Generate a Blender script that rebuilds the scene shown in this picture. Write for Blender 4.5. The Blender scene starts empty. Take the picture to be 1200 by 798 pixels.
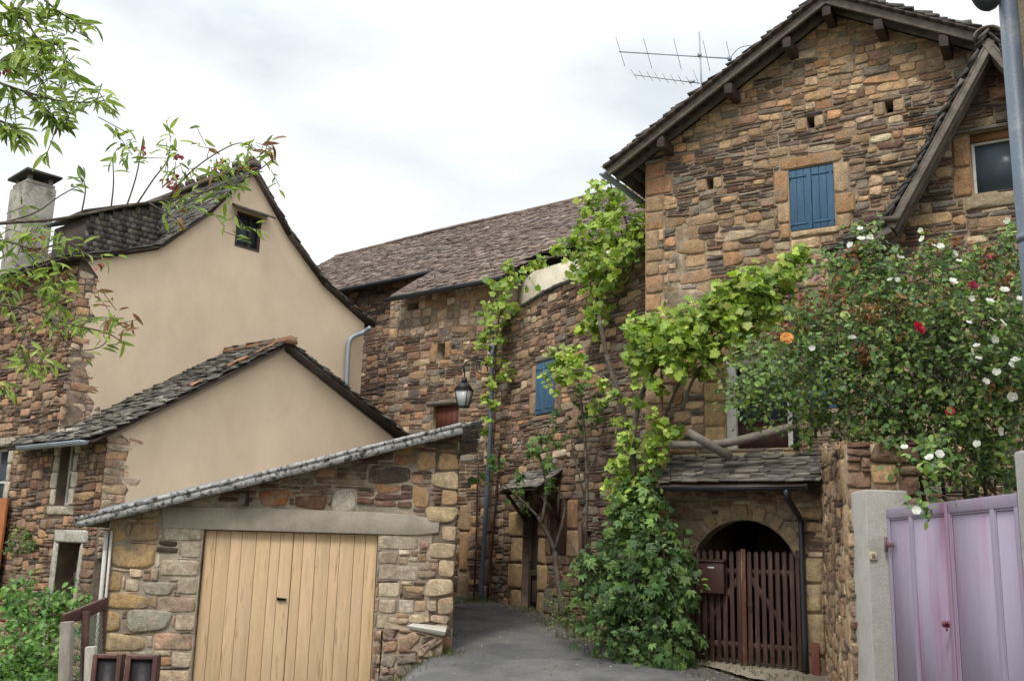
import bpy, math, random
import numpy as np
from mathutils import Vector, geometry
# ------------------------------------------------------------------ camera, world, sun, exposure
S = bpy.context.scene
COL = S.collection
EYE = np.array([0., 0., 1.65])
FPX = 1150.0; PITCH = math.atan(241/FPX); ROLL = .028
FW = np.array([0, math.cos(PITCH), math.sin(PITCH)]); U0 = np.array([0, -math.sin(PITCH), math.cos(PITCH)]); R0 = np.array([1., 0, 0])
UP = math.cos(ROLL)*U0-math.sin(ROLL)*R0; RT = math.cos(ROLL)*R0+math.sin(ROLL)*U0
from mathutils import Matrix
cam = bpy.data.cameras.new('camera'); camo = bpy.data.objects.new('camera', cam); COL.objects.link(camo)
cam.sensor_width = 36; cam.lens = 36*FPX/1200; cam.clip_start = .1; cam.clip_end = 2000
m = Matrix.Identity(4)
for i in range(3):
    m[i][0] = RT[i]; m[i][1] = UP[i]; m[i][2] = -FW[i]; m[i][3] = EYE[i]
camo.matrix_world = m
S.camera = camo
SUN_EL, SUN_AZ = math.radians(52), math.radians(205)      # azimuth clockwise from +Y
w = bpy.data.worlds.new('World'); S.world = w; w.use_nodes = True
nt = w.node_tree; nt.nodes.clear()
def N(t, **k):
    n = nt.nodes.new(t)
    for a, b in k.items(): setattr(n, a, b)
    return n
out = N('ShaderNodeOutputWorld'); bg = N('ShaderNodeBackground'); bg.inputs['Strength'].default_value = .13
sky = N('ShaderNodeTexSky', sky_type='NISHITA'); sky.sun_disc = False; sky.sun_elevation = SUN_EL; sky.sun_rotation = SUN_AZ
sky.air_density = 1.2; sky.dust_density = 3
tc = N('ShaderNodeTexCoord'); mp = N('ShaderNodeMapping'); mp.inputs['Scale'].default_value = (1, 1, 2.2); mp.inputs['Location'].default_value = (.12, .3, .35)
nz = N('ShaderNodeTexNoise'); nz.inputs['Scale'].default_value = 2.7; nz.inputs['Detail'].default_value = 7; nz.inputs['Roughness'].default_value = .5; nz.inputs['Distortion'].default_value = .3
nt.links.new(tc.outputs['Generated'], mp.inputs['Vector']); nt.links.new(mp.outputs[0], nz.inputs['Vector'])
cr = N('ShaderNodeValToRGB'); e = cr.color_ramp.elements
e[0].position = .40; e[0].color = (.66, .71, .755, 1); e[1].position = .61; e[1].color = (1, 1, 1, 1)
x = e.new(.50); x.color = (.82, .855, .89, 1)
nt.links.new(nz.outputs['Fac'], cr.inputs['Fac'])
sp = N('ShaderNodeSeparateXYZ'); nt.links.new(tc.outputs['Generated'], sp.inputs[0])
mr = N('ShaderNodeMapRange'); mr.inputs['From Min'].default_value = .46; mr.inputs['From Max'].default_value = .95; mr.inputs['To Min'].default_value = 7.2; mr.inputs['To Max'].default_value = 22
nt.links.new(sp.outputs['Z'], mr.inputs['Value'])
mul = N('ShaderNodeVectorMath', operation='SCALE'); nt.links.new(cr.outputs['Color'], mul.inputs[0]); nt.links.new(mr.outputs[0], mul.inputs['Scale'])
mx = N('ShaderNodeMix', data_type='RGBA'); mx.inputs['Factor'].default_value = .93
nt.links.new(sky.outputs[0], mx.inputs['A']); nt.links.new(mul.outputs[0], mx.inputs['B'])
nt.links.new(mx.outputs['Result'], bg.inputs['Color']); nt.links.new(bg.outputs[0], out.inputs['Surface'])
sl = bpy.data.lights.new('sun', 'SUN'); sl.energy = 1.5; sl.angle = math.radians(14); sl.color = (1, .96, .9)
so = bpy.data.objects.new('sun', sl); COL.objects.link(so); so.location = (0, 0, 30)
sd = Vector((math.sin(SUN_AZ)*math.cos(SUN_EL), math.cos(SUN_AZ)*math.cos(SUN_EL), math.sin(SUN_EL)))
so.rotation_euler = sd.to_track_quat('Z', 'Y').to_euler()
S.view_settings.view_transform = 'Standard'; S.view_settings.look = 'None'; S.view_settings.exposure = 0.36; S.view_settings.gamma = 1
# ------------------------------------------------------------------ helpers
def unit(v):
    v = np.asarray(v, float); return v/np.maximum(np.linalg.norm(v, axis=-1, keepdims=True), 1e-9)
def ray(px, py): return FW+(px-600)/FPX*RT+(399-py)/FPX*UP
def atY(px, py, Y):
    D = ray(px, py); return EYE+D*(Y/D[1])
class Wall:                                    # a vertical plane: u along it (to the right), v = height, w = out of it
    def __init__(s, O, d):
        d = unit(d); s.O = np.array([O[0], O[1], 0.]); s.d = np.array([d[0], d[1], 0.]); s.n = np.array([d[1], -d[0], 0.])
    def hit(s, px, py, w=0):
        D = ray(px, py); o = s.O+w*s.n; t = (o-EYE).dot(s.n)/D.dot(s.n); p = EYE+D*t-s.O
        return (p.dot(s.d), p[2])
    def pt(s, u, v, w=0): return s.O+s.d*u+s.n*w+np.array([0, 0, v])
    def pts(s, a):
        a = np.asarray(a, float); return s.O+a[..., 0:1]*s.d+a[..., 2:3]*s.n+a[..., 1:2]*np.array([0, 0, 1.])
class MB:
    def __init__(s): s.V = []; s.F = []; s.C = []; s.n = 0
    def add(s, V, F, C=(.5, .5, .5)):
        V = np.asarray(V, float).reshape(-1, 3)
        if not isinstance(F, list) or (len(F) and not isinstance(F[0], np.ndarray)):
            g = {}
            for f in F: g.setdefault(len(f), []).append(f)
            F = [np.array(q) for q in g.values()]
        C = np.broadcast_to(np.asarray(C, float), (len(V), 3)) if np.ndim(C) < 2 else np.asarray(C, float)
        for f in F:
            if len(f): s.F.append(f+s.n)
        s.V.append(V); s.C.append(C); s.n += len(V)
    def box(s, c, ax, ay, az, hx, hy, hz, col=(.5, .5, .5), jit=0, rng=None):
        c, ax, ay, az = map(np.asarray, (c, ax, ay, az))
        P = []
        for k in (-1, 1):
            for j in (-1, 1):
                for i in (-1, 1): P.append(c+ax*hx*i+ay*hy*j+az*hz*k)
        P = np.array(P, float)
        if jit: P += rng.normal(0, jit, P.shape)
        s.add(P, [(0, 2, 3, 1), (4, 5, 7, 6), (0, 1, 5, 4), (2, 6, 7, 3), (0, 4, 6, 2), (1, 3, 7, 5)], col)
    def wbox(s, W, u0, v0, u1, v1, w0, w1, col=(.5, .5, .5), jit=0, rng=None):
        s.box(W.pt((u0+u1)/2, (v0+v1)/2, (w0+w1)/2), W.d, (0, 0, 1), W.n, (u1-u0)/2, (v1-v0)/2, (w1-w0)/2, col, jit, rng)
    def beam(s, a, b, up, wd, ht, col=(.5, .5, .5), jit=0, rng=None):
        a = np.asarray(a, float); b = np.asarray(b, float); x = unit(b-a); y = unit(np.cross(up, x)); z = np.cross(x, y)
        s.box((a+b)/2, x, y, z, np.linalg.norm(b-a)/2, wd/2, ht/2, col, jit, rng)
    def tube(s, pts, r, n=8, col=(.5, .5, .5), cap=True):
        P = np.asarray(pts, float); m_ = len(P); r = np.broadcast_to(np.asarray(r, float), (m_,))
        T = unit(np.gradient(P, axis=0)); ref = np.array([0, 0, 1.]) if abs(T[0][2]) < .9 else np.array([1., 0, 0])
        a = unit(np.cross(ref, T[0])); V = []
        for i in range(m_):
            a = unit(a-T[i]*a.dot(T[i])); b = np.cross(T[i], a)
            for k in range(n):
                t = 2*math.pi*k/n; V.append(P[i]+(a*math.cos(t)+b*math.sin(t))*r[i])
        F = [(i*n+k, i*n+(k+1) % n, (i+1)*n+(k+1) % n, (i+1)*n+k) for i in range(m_-1) for k in range(n)]
        if cap: F += [tuple(range(n))[::-1], tuple((m_-1)*n+k for k in range(n))]
        s.add(V, F, col)
    def prism(s, pts, off, col=(.5, .5, .5)):          # planar polygon pts extruded by vector off
        P = np.asarray(pts, float); n = len(P); Q = P+np.asarray(off)
        s.add(np.vstack([P, Q]), [tuple(range(n)), tuple(range(2*n-1, n-1, -1))]+[(i, i+n, (i+1) % n+n, (i+1) % n) for i in range(n)], col)
    def mesh(s, name):
        V = np.vstack(s.V); C = np.vstack(s.C)
        me = bpy.data.meshes.new(name); me.vertices.add(len(V)); me.vertices.foreach_set('co', V.astype(np.float32).ravel())
        lt = np.concatenate([np.full(len(f), f.shape[1]) for f in s.F]); idx = np.concatenate([f.ravel() for f in s.F])
        me.loops.add(len(idx)); me.loops.foreach_set('vertex_index', idx.astype(np.int32))
        me.polygons.add(len(lt)); st = np.concatenate([[0], np.cumsum(lt)[:-1]])
        me.polygons.foreach_set('loop_start', st.astype(np.int32)); me.polygons.foreach_set('loop_total', lt.astype(np.int32))
        at = me.color_attributes.new('Col', 'FLOAT_COLOR', 'POINT')
        at.data.foreach_set('color', np.hstack([C, np.ones((len(C), 1))]).astype(np.float32).ravel())
        me.update(calc_edges=True); me.validate()
        return me
LOC = {}
def thing(name, label, cat, loc, group=None):
    o = bpy.data.objects.new(name, None); COL.objects.link(o); o.location = loc; o.empty_display_size = .2
    o['label'] = label; o['category'] = cat
    if group: o['group'] = group
    LOC[o.name] = np.array(loc, float); return o
def part(name, mb, mat, parent=None, bevel=0, smooth=False, label=None, loc=None, cat=None, group=None, kind=None, recalc=True):
    base = LOC[parent.name] if parent else np.array(loc if loc is not None else (0, 0, 0), float)
    mb.V = [v-base for v in mb.V]
    me = mb.mesh(name); me.materials.append(mat)
    if recalc:
        import bmesh
        b = bmesh.new(); b.from_mesh(me); bmesh.ops.recalc_face_normals(b, faces=b.faces); b.to_mesh(me); b.free()
    if smooth: me.shade_smooth()
    o = bpy.data.objects.new(name, me); COL.objects.link(o)
    if parent: o.parent = parent
    else: o.location = base
    LOC[o.name] = base
    if bevel:
        md = o.modifiers.new('bevel', 'BEVEL'); md.width = bevel; md.segments = 2; md.limit_method = 'ANGLE'
    if label: o['label'] = label
    if cat: o['category'] = cat
    if group: o['group'] = group
    if kind: o['kind'] = kind
    return o
# ------------------------------------------------------------------ materials
def mat(name, base=None, var=.35, vs=5, rough=.85, bump=.3, bs=60, stretch=(1, 1, 1), base2=None, mix=.5, ms=2.5, edge=.08, metal=0, trans=0, spec=.3, fine=.2, rot=(0, 0, 0)):
    """noise-varied surface; base None = the per-piece colour attribute. base2 = a second colour in patches (stains, wear)"""
    M = bpy.data.materials.new(name); M.use_nodes = True; t = M.node_tree; L = t.links.new
    b = t.nodes['Principled BSDF']; b.inputs['Roughness'].default_value = rough; b.inputs['Metallic'].default_value = metal
    b.inputs['Specular IOR Level'].default_value = spec
    tc = t.nodes.new('ShaderNodeTexCoord'); mp = t.nodes.new('ShaderNodeMapping'); mp.inputs['Scale'].default_value = stretch; mp.inputs['Rotation'].default_value = rot
    L(tc.outputs['Object'], mp.inputs['Vector'])
    def noise(sc, det=4, ro=.6):
        n = t.nodes.new('ShaderNodeTexNoise'); n.inputs['Scale'].default_value = sc; n.inputs['Detail'].default_value = det; n.inputs['Roughness'].default_value = ro
        L(mp.outputs[0], n.inputs['Vector']); return n
    def mrange(src, a, c, lo, hi):
        r = t.nodes.new('ShaderNodeMapRange'); r.inputs['From Min'].default_value = a; r.inputs['From Max'].default_value = c; r.inputs['To Min'].default_value = lo; r.inputs['To Max'].default_value = hi
        L(src, r.inputs['Value']); return r.outputs[0]
    if base is None:
        at = t.nodes.new('ShaderNodeAttribute'); at.attribute_name = 'Col'; col = at.outputs['Color']
    else:
        rgb = t.nodes.new('ShaderNodeRGB'); rgb.outputs[0].default_value = (*base, 1); col = rgb.outputs[0]
    if base2 is not None:
        n = noise(ms, 6, .65); f = mrange(n.outputs['Fac'], mix-edge, mix+edge, 0, 1)
        mx = t.nodes.new('ShaderNodeMix'); mx.data_type = 'RGBA'; mx.inputs['B'].default_value = (*base2, 1); L(f, mx.inputs['Factor']); L(col, mx.inputs['A']); col = mx.outputs['Result']
    n1 = noise(vs, 6, .62); f1 = mrange(n1.outputs['Fac'], .25, .75, 1-var, 1+var)
    n2 = noise(bs, 4, .7); f2 = mrange(n2.outputs['Fac'], .25, .75, 1-fine, 1+fine)
    mm = t.nodes.new('ShaderNodeMath'); mm.operation = 'MULTIPLY'; L(f1, mm.inputs[0]); L(f2, mm.inputs[1])
    sc = t.nodes.new('ShaderNodeVectorMath'); sc.operation = 'SCALE'; L(col, sc.inputs[0]); L(mm.outputs[0], sc.inputs['Scale']); L(sc.outputs[0], b.inputs['Base Color'])
    if bump:
        bp = t.nodes.new('ShaderNodeBump'); bp.inputs['Strength'].default_value = bump; bp.inputs['Distance'].default_value = .02
        L(n2.outputs['Fac'], bp.inputs['Height']); L(bp.outputs[0], b.inputs['Normal'])
    if trans:
        tr = t.nodes.new('ShaderNodeBsdfTranslucent'); ms_ = t.nodes.new('ShaderNodeMixShader'); ms_.inputs[0].default_value = trans
        t2 = t.nodes.new('ShaderNodeVectorMath'); t2.operation = 'MULTIPLY'; t2.inputs[1].default_value = (1.25, 1.3, .6); L(sc.outputs[0], t2.inputs[0]); L(t2.outputs[0], tr.inputs['Color'])
        o = t.nodes['Material Output']; L(b.outputs[0], ms_.inputs[1]); L(tr.outputs[0], ms_.inputs[2]); L(ms_.outputs[0], o.inputs['Surface'])
    return M
M_STONE = mat('rubble_stone', None, .34, 11, .92, .9, 42, base2=(.29, .225, .155), mix=.575, ms=3.0, edge=.07, fine=.38)
M_MORTAR_P = mat('pale_mortar', (.40, .335, .25), .3, 5, .95, .8, 50, base2=(.22, .18, .14), mix=.52, ms=2.2, edge=.1)
M_MORTAR = mat('lime_mortar', (.35, .27, .18), .35, 5, .95, .8, 45, base2=(.19, .14, .10), mix=.56, ms=1.6, edge=.12)
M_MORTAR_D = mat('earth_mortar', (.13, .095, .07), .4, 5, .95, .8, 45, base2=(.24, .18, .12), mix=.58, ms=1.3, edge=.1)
M_RENDER = mat('beige_render', (.70, .555, .40), .06, 1.1, .92, .25, 90, (1, 1, .6), base2=(.62, .485, .345), mix=.57, ms=1.5, edge=.16, fine=.05)
M_RENDER_OLD = mat('old_cream_render', (.55, .5, .38), .15, 3, .9, .3, 60, base2=(.42, .38, .27), mix=.55, ms=2)
M_SLATE = mat('slate', None, .3, 6, .75, .5, 40, base2=(.25, .24, .21), mix=.68, ms=7, edge=.05)
M_TILE = mat('clay_tile', None, .25, 4, .85, .3, 60)
M_WOOD = mat('weathered_wood', (.15, .125, .1), .4, 3, .85, .6, 26, (1, 1, .14), base2=(.09, .07, .055), mix=.5, ms=5)
M_WOODD = mat('dark_oak', (.06, .042, .032), .35, 3, .7, .5, 26, (1, 1, .14))
M_BARGE = mat('grey_weathered_board', (.17, .145, .12), .45, 6, .85, .5, 30, (1, 1, 1))
M_PIPE = mat('blue_grey_pipe', (.10, .13, .17), .15, 4, .45, .1, 80, base2=(.15, .17, .19), mix=.6, ms=8, spec=.5)
M_BLACKP = mat('black_pipe', (.02, .024, .03), .2, 5, .4, .1, 80, spec=.5)
M_ZINC = mat('zinc', (.30, .34, .37), .2, 3, .5, .15, 50, metal=.3)
M_BLUE = mat('blue_shutter_paint', (.048, .11, .185), .2, 4, .6, .35, 30, (4, 4, .5), base2=(.06, .13, .21), mix=.6, ms=2)
M_BROWNP = mat('brown_paint', (.06, .03, .023), .3, 4, .6, .35, 30, (4, 4, .5), base2=(.16, .10, .075), mix=.62, ms=3)
M_LEAF = mat('leaf', None, .2, 3, .5, 0, 20, trans=.33, spec=.35)
M_BARK = mat('bark', (.10, .075, .055), .4, 12, .9, .8, 45, base2=(.17, .15, .125), mix=.55, ms=10)
M_PETAL = mat('petal', None, .1, 10, .6, 0, 30, trans=.25)
M_GLASS = mat('window_glass', (.06, .08, .10), .1, 1, .3, 0, 10, spec=.2, fine=.0)
M_WHITE = mat('white_paint', (.62, .6, .55), .12, 6, .6, .2, 40, base2=(.35, .31, .25), mix=.68, ms=9)
M_GREYC = mat('concrete', (.40, .345, .275), .14, 3, .92, .5, 70, base2=(.30, .26, .21), mix=.55, ms=2.5, edge=.15)
M_DARKM = mat('dark_metal', (.03, .03, .032), .2, 5, .5, .1, 60, metal=.4)
# ------------------------------------------------------------------ stone walls
TAN=(.40,.27,.155); OCH=(.38,.225,.115); PALE=(.46,.365,.25); RED=(.185,.10,.066); PUR=(.125,.092,.084); DRK=(.075,.058,.048); GRY=(.20,.175,.145); BRN=(.185,.122,.08); SAND=(.46,.325,.195); ROS=(.29,.19,.13)
def inpoly(x, y, P):
    c = np.zeros(np.shape(x), bool); n = len(P)
    for i in range(n):
        (x1, y1), (x2, y2) = P[i], P[(i+1) % n]
        if y1 == y2: continue
        k = ((y1 > y) != (y2 > y)) & (x < (x2-x1)*(y-y1)/(y2-y1)+x1); c ^= k
    return c
def pack(u0, v0, u1, v1, style, rng, cell=.02):
    n = int((u1-u0)/cell); sky_ = np.full(n, float(v0)); R = []; it = 0
    while it < 60000:
        it += 1; i = int(np.argmin(sky_)); h0 = sky_[i]
        if h0 >= v1: break
        j = i
        while j < n and abs(sky_[j]-h0) < 1e-6: j += 1
        L = (j-i)*cell; w_, h_, kind = style(u0+i*cell, h0, rng)
        if L > w_*1.45: k = max(2, int(w_/cell)); 
        else: k = j-i
        if L > w_*1.45 and rng.random() < .5: a = i
        elif L > w_*1.45: a = j-k
        else: a = i
        W_ = k*cell
        if W_ < h_*.8: h_ = max(.03, W_*.8)
        for q in ((sky_[a-1] if a > 0 else None), (sky_[a+k] if a+k < n else None)):
            if q is not None and abs(q-h0-h_) < .035 and q-h0 > .022: h_ = q-h0
        R.append((u0+a*cell, h0, W_, h_, kind)); sky_[a:a+k] = h0+h_
    return R
def mixstyle(blocky=.5, sb=1.0, ss=1.0, palb=None, pals=None, reg=None):
    palb = palb or [TAN, TAN, OCH, PALE, ROS, BRN, SAND, GRY]; pals = pals or [RED, PUR, DRK, BRN, BRN, GRY, PUR]
    def st(u, v, rng):
        bq = blocky if reg is None else reg(u, v)
        nn = .5+.5*math.sin(u*2.3+1.7*math.sin(v*1.9))*math.sin(v*2.9+u*.7)
        if rng.random() < bq*(.55+.9*nn):
            h = rng.uniform(.06, .15)*sb; return (h*rng.uniform(1.2, 2.9), h, palb)
        h = rng.uniform(.026, .066)*ss; return (rng.uniform(.13, .46)*ss, h, pals)
    return st
def stones_mesh(mb, W, R, clip=None, w0=0., exp=(.32, .6), hr=(.008, .035), rngs=None, jit=.042):
    """R rows: cu,cv,a,b,ang,exp,h, r,g,b"""
    R = np.asarray(R, float); n = len(R); K = 14; rng = rngs
    th = (np.arange(K)+.5)/K*2*math.pi; c, s_ = np.cos(th), np.sin(th)
    e_ = R[:, 5:6]; X = np.sign(c)*np.abs(c)**e_; Y = np.sign(s_)*np.abs(s_)**e_
    jr = 1+rng.normal(0, jit, (n, K)); X = X*jr; Y = Y*(1+rng.normal(0, jit*1.3, (n, K)))
    blk = (R[:, 5:6] < .3)
    k4 = rng.normal(0, 1, (4, n, 1))*np.where(blk, .02, .17)
    X0, Y0 = X.copy(), Y.copy()
    X = X0*(1+k4[0]*Y0*.55)+k4[1]*Y0*.45*np.minimum(1, R[:, 3:4]/R[:, 2:3]); Y = Y0*(1+k4[2]*X0)+k4[3]*X0*.45
    rings = []
    hh = R[:, 6:7]; tx = rng.normal(0, .25, (n, 1)); ty = rng.normal(0, .25, (n, 1))
    for sc, hm in ((1, None), (.955, .74), (.80, 1.0)):
        x = X*sc; y = Y*sc; a = R[:, 2:3]*x; b_ = R[:, 3:4]*y
        if hm is None: z = np.full((n, K), -.012)
        else: z = hh*hm*(1+tx*x+ty*y)+hh*rng.normal(0, .14, (n, K))
        rings.append((a, b_, z))
    a = np.hstack([r_[0] for r_ in rings]+[np.zeros((n, 1))]); b_ = np.hstack([r_[1] for r_ in rings]+[np.zeros((n, 1))]); z = np.hstack([r_[2] for r_ in rings]+[hh*(1+rng.normal(0, .12, (n, 1)))])
    ca, sa = np.cos(R[:, 4:5]), np.sin(R[:, 4:5])
    u = R[:, 0:1]+a*ca-b_*sa; v = R[:, 1:2]+a*sa+b_*ca
    if clip is not None:                      # clamp to a convex outline
        n_ = len(clip)
        cx = sum(p[0] for p in clip)/n_; cy = sum(p[1] for p in clip)/n_
        for i in range(n_):
            p, q = np.array(clip[i], float), np.array(clip[(i+1) % n_], float); d = unit(q-p); nn = np.array([-d[1], d[0]])
            if nn.dot(np.array([cx, cy])-p) < 0: nn = -nn
            dist = (u-p[0])*nn[0]+(v-p[1])*nn[1]; k = np.minimum(dist, 0); u -= nn[0]*k; v -= nn[1]*k
    P = np.stack([u, v, z+w0], -1); V = W.pts(P).reshape(-1, 3)
    k = np.arange(K); k2 = (k+1) % K
    q1 = np.stack([k, k2, K+k2, K+k], 1); q2 = q1+K; t3 = np.stack([2*K+k, 2*K+k2, np.full(K, 3*K)], 1)
    off = (np.arange(n)*(3*K+1))[:, None, None]
    col = np.repeat(R[:, 7:10], 3*K+1, 0)*(1+rng.normal(0, .07, (n*(3*K+1), 1)))
    mb.add(V, [(q1[None]+off).reshape(-1, 4), (q2[None]+off).reshape(-1, 4), (t3[None]+off).reshape(-1, 3)], np.clip(col, .02, .8))
def rubble(mb, W, outline, holes, style, seed, blocks=(), clip=None, gap=.011, rot=.035, wave=.03, hsc=1.0, w0=0., tint=None):
    rng = np.random.default_rng(seed)
    us = [p[0] for p in outline]; vs = [p[1] for p in outline]
    R = pack(min(us), min(vs), max(us), max(vs), style, rng)
    obst = [('r', h) for h in holes if len(h) == 4 and np.ndim(h[0]) == 0]+[('p', h) for h in holes if np.ndim(h[0])]
    obst += [('r', b[:4]) for b in blocks]
    rows = []
    ox = np.array([p[0] for p in outline]); oy = np.array([p[1] for p in outline])
    for (a, b, w_, h_, pal) in R:
        du = wave*math.sin(b*1.7+seed)*.6; dv = wave*math.sin(a*1.3+seed)+wave*.6*math.sin(a*3.7+b)
        x0, y0, x1, y1 = a+du, b+dv, a+w_+du, b+h_+dv
        ok = True
        cx, cy = (x0+x1)/2, (y0+y1)/2
        if not inpoly(np.array(cx), np.array(cy), outline): continue
        for kd, h in obst:
            if kd == 'r':
                if x0 < h[2] and x1 > h[0] and y0 < h[3] and y1 > h[1]:
                    c_ = [(max(0, h[0]-x0)*(y1-y0), 0), (max(0, x1-h[2])*(y1-y0), 1), ((x1-x0)*max(0, h[1]-y0), 2), ((x1-x0)*max(0, y1-h[3]), 3)]
                    _, q = max(c_)
                    if q == 0: x1 = h[0]
                    elif q == 1: x0 = h[2]
                    elif q == 2: y1 = h[1]
                    else: y0 = h[3]
                    if x1-x0 < .028 or y1-y0 < .022: ok = False; break
            else:
                xs = np.array([x0, x1, x0, x1, cx, cx, x0, x1, cx]); ys = np.array([y0, y0, y1, y1, y0, y1, cy, cy, cy])
                if inpoly(xs, ys, h).any(): ok = False; break
        if not ok: continue
        pc = np.array(pal[rng.integers(len(pal))])*rng.uniform(.62, 1.25)*(1+rng.normal(0, .028, 3)); pc = (pc*.90+pc.mean()*np.array([1.12, 1.0, .86])*.10)*1.10*np.array([1.03, .97, .93])
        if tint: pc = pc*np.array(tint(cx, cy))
        hh = rng.uniform(.006, .027)*hsc
        rows.append(((x0+x1)/2, (y0+y1)/2, max(.01, (x1-x0)/2-gap/2), max(.008, (y1-y0)/2-gap/2), rng.normal(0, rot), rng.uniform(.22, .48), hh, *pc))
    if rows: stones_mesh(mb, W, rows, clip, w0, rngs=rng)
    rows = []
    for b in blocks:
        x0, y0, x1, y1, c_ = b[:5]; h = b[5] if len(b) > 5 else .03; ang = b[6] if len(b) > 6 else rng.normal(0, .008); ex = b[7] if len(b) > 7 else .2
        pc = np.array(c_)*rng.uniform(.85, 1.15)
        rows.append(((x0+x1)/2, (y0+y1)/2, (x1-x0)/2-.004, (y1-y0)/2-.004, ang, ex, h*.7, *pc))
    if rows: stones_mesh(mb, W, rows, None, w0, rngs=rng, jit=.02)
def wallplate(mb, W, outline, holes, depth=.35, rdepth=.25, w0=0., col=(.3, .2, .12)):
    """the wall body with real openings; holes: rect tuples or polygons; rdepth = depth of the reveals"""
    hp = [[(h[0], h[1]), (h[2], h[1]), (h[2], h[3]), (h[0], h[3])] if np.ndim(h[0]) == 0 else list(h) for h in holes]
    P = []; E = []
    for poly in [list(outline)]+hp:
        s0 = len(P); P += [Vector((float(p[0]), float(p[1]))) for p in poly]; n = len(poly); E += [(s0+i, s0+(i+1) % n) for i in range(n)]
    vs, _, fs, *_ = geometry.delaunay_2d_cdt(P, E, [], 0, 1e-5)
    V2 = np.array([(v.x, v.y) for v in vs]); keep = []
    for f in fs:
        c = V2[list(f)].mean(0)
        if inpoly(c[0], c[1], outline) and not any(inpoly(c[0], c[1], h) for h in hp): keep.append(tuple(f))
    V = W.pts(np.column_stack([V2, np.full(len(V2), w0)])); mb.add(V, keep, col)
    for h in hp:
        n = len(h); A = W.pts(np.array([(p[0], p[1], w0) for p in h])); B = W.pts(np.array([(p[0], p[1], w0-rdepth) for p in h]))
        mb.add(np.vstack([A, B]), [(i, (i+1) % n, (i+1) % n+n, i+n) for i in range(n)], col)
    o = list(outline); n = len(o); A = W.pts(np.array([(p[0], p[1], w0) for p in o])); B = W.pts(np.array([(p[0], p[1], w0-depth) for p in o]))
    mb.add(np.vstack([A, B]), [(i, (i+1) % n, (i+1) % n+n, i+n) for i in range(n)], col)
def slabs(mb, O, E, Sd, le, ls, row, wid, th, pal, rng, jit=.006, lap=1.7, keep=None, lift=1.15, edgej=.03):
    """rows of overlapping slates/tiles on a roof plane: O corner at the eave, E along the eave, Sd up the slope"""
    O = np.asarray(O, float); E = unit(E); Sd = unit(Sd); Nn = unit(np.cross(E, Sd)); 
    if Nn[2] < 0: Nn = -Nn
    s = 0
    while s < ls:
        r = row*rng.uniform(.85, 1.15); e_ = -rng.uniform(0, wid)
        while e_ < le:
            ww = wid*rng.uniform(.6, 1.4); a = max(e_, -rng.uniform(0, edgej)); b = min(e_+ww-.004, le+rng.uniform(0, edgej))
            if b-a > .03 and (keep is None or keep((a+b)/2, s+r/2)):
                t = th*rng.uniform(.7, 1.3); L = r*lap; o = rng.uniform(-.15, .15)*r
                c0 = O+E*(a+b)/2+Sd*(s+o+L/2); z0 = t*lift; sl = z0/r*.55
                Sd2 = unit(Sd-Nn*sl); N2 = unit(np.cross(E, Sd2)); N2 = N2 if N2.dot(Nn) > 0 else -N2
                mb.box(c0+Nn*(z0*.9), E, Sd2, N2, (b-a)/2, L/2, t/2, np.array(pal[rng.integers(len(pal))])*rng.uniform(.75, 1.25), jit, rng)
            e_ += ww
        s += r
SL = [(.065, .06, .055), (.085, .078, .072), (.115, .105, .092), (.06, .054, .05), (.15, .135, .115), (.11, .09, .07)]
# ------------------------------------------------------------------ leaves
def T_oval(w=.5, fold=.12):
    V = [(0, 0, 0), (w*.42, .28, fold), (w*.5, .55, fold), (w*.25, .85, fold*.5), (0, 1, -.08), (-w*.25, .85, fold*.5), (-w*.5, .55, fold), (-w*.42, .28, fold), (0, .5, 0)]
    return np.array(V), [(0, 1, 2, 8), (8, 2, 3, 4), (8, 4, 5, 6), (0, 8, 6, 7)]
def T_lance(w=.22):
    V = [(0, 0, 0), (w*.45, .25, .05), (w*.5, .5, .05), (w*.3, .78, 0), (0, 1, -.14), (-w*.3, .78, 0), (-w*.5, .5, .05), (-w*.45, .25, .05), (0, .5, -.01)]
    return np.array(V), [(0, 1, 2, 8), (8, 2, 3, 4), (8, 4, 5, 6), (0, 8, 6, 7)]
def T_grape():
    o = [(0, 0), (.22, -.1), (.5, .05), (.42, .3), (.58, .55), (.33, .62), (.2, .85), (0, 1.05), (-.2, .85), (-.33, .62), (-.58, .55), (-.42, .3), (-.5, .05), (-.22, -.1)]
    V = [(0, .35, 0)]+[(a, b, .10*math.cos(3*i)-.18*(a*a)) for i, (a, b) in enumerate(o)]
    return np.array(V), [(0, i, i % 14+1) for i in range(1, 15)]
def T_palm():                                # five leaflets from one stalk
    V = []; F = []
    for a, L in ((-1.35, .62), (-.65, .85), (0, 1), (.65, .85), (1.35, .62)):
        v, f = T_oval(.42, .05); v = v*L; ca, sa = math.cos(a), math.sin(a)
        x = v[:, 0]*ca+v[:, 1]*sa; y = -v[:, 0]*sa+v[:, 1]*ca; n = len(V); zz = v[:, 2]-.25*(v[:, 1]/max(L, .1))**2*L
        V += list(zip(x, y, zz)); F += [tuple(i+n for i in q) for q in f]
    return np.array(V), F
def place(mb, T, pos, nrm, tip, size, col):
    V, F = T; n = len(pos); nrm = unit(nrm); tip = unit(tip-nrm*(tip*nrm).sum(-1, keepdims=True)); sd_ = np.cross(tip, nrm)
    P = pos[:, None, :]+size[:, None, None]*(V[None, :, 0:1]*sd_[:, None]+V[None, :, 1:2]*tip[:, None]+V[None, :, 2:3]*nrm[:, None])
    g = {}
    for f in F: g.setdefault(len(f), []).append(f)
    off = (np.arange(n)*len(V))[:, None, None]
    mb.add(P.reshape(-1, 3), [(np.array(q)[None]+off).reshape(-1, k) for k, q in g.items()], np.repeat(col, len(V), 0))
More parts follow.
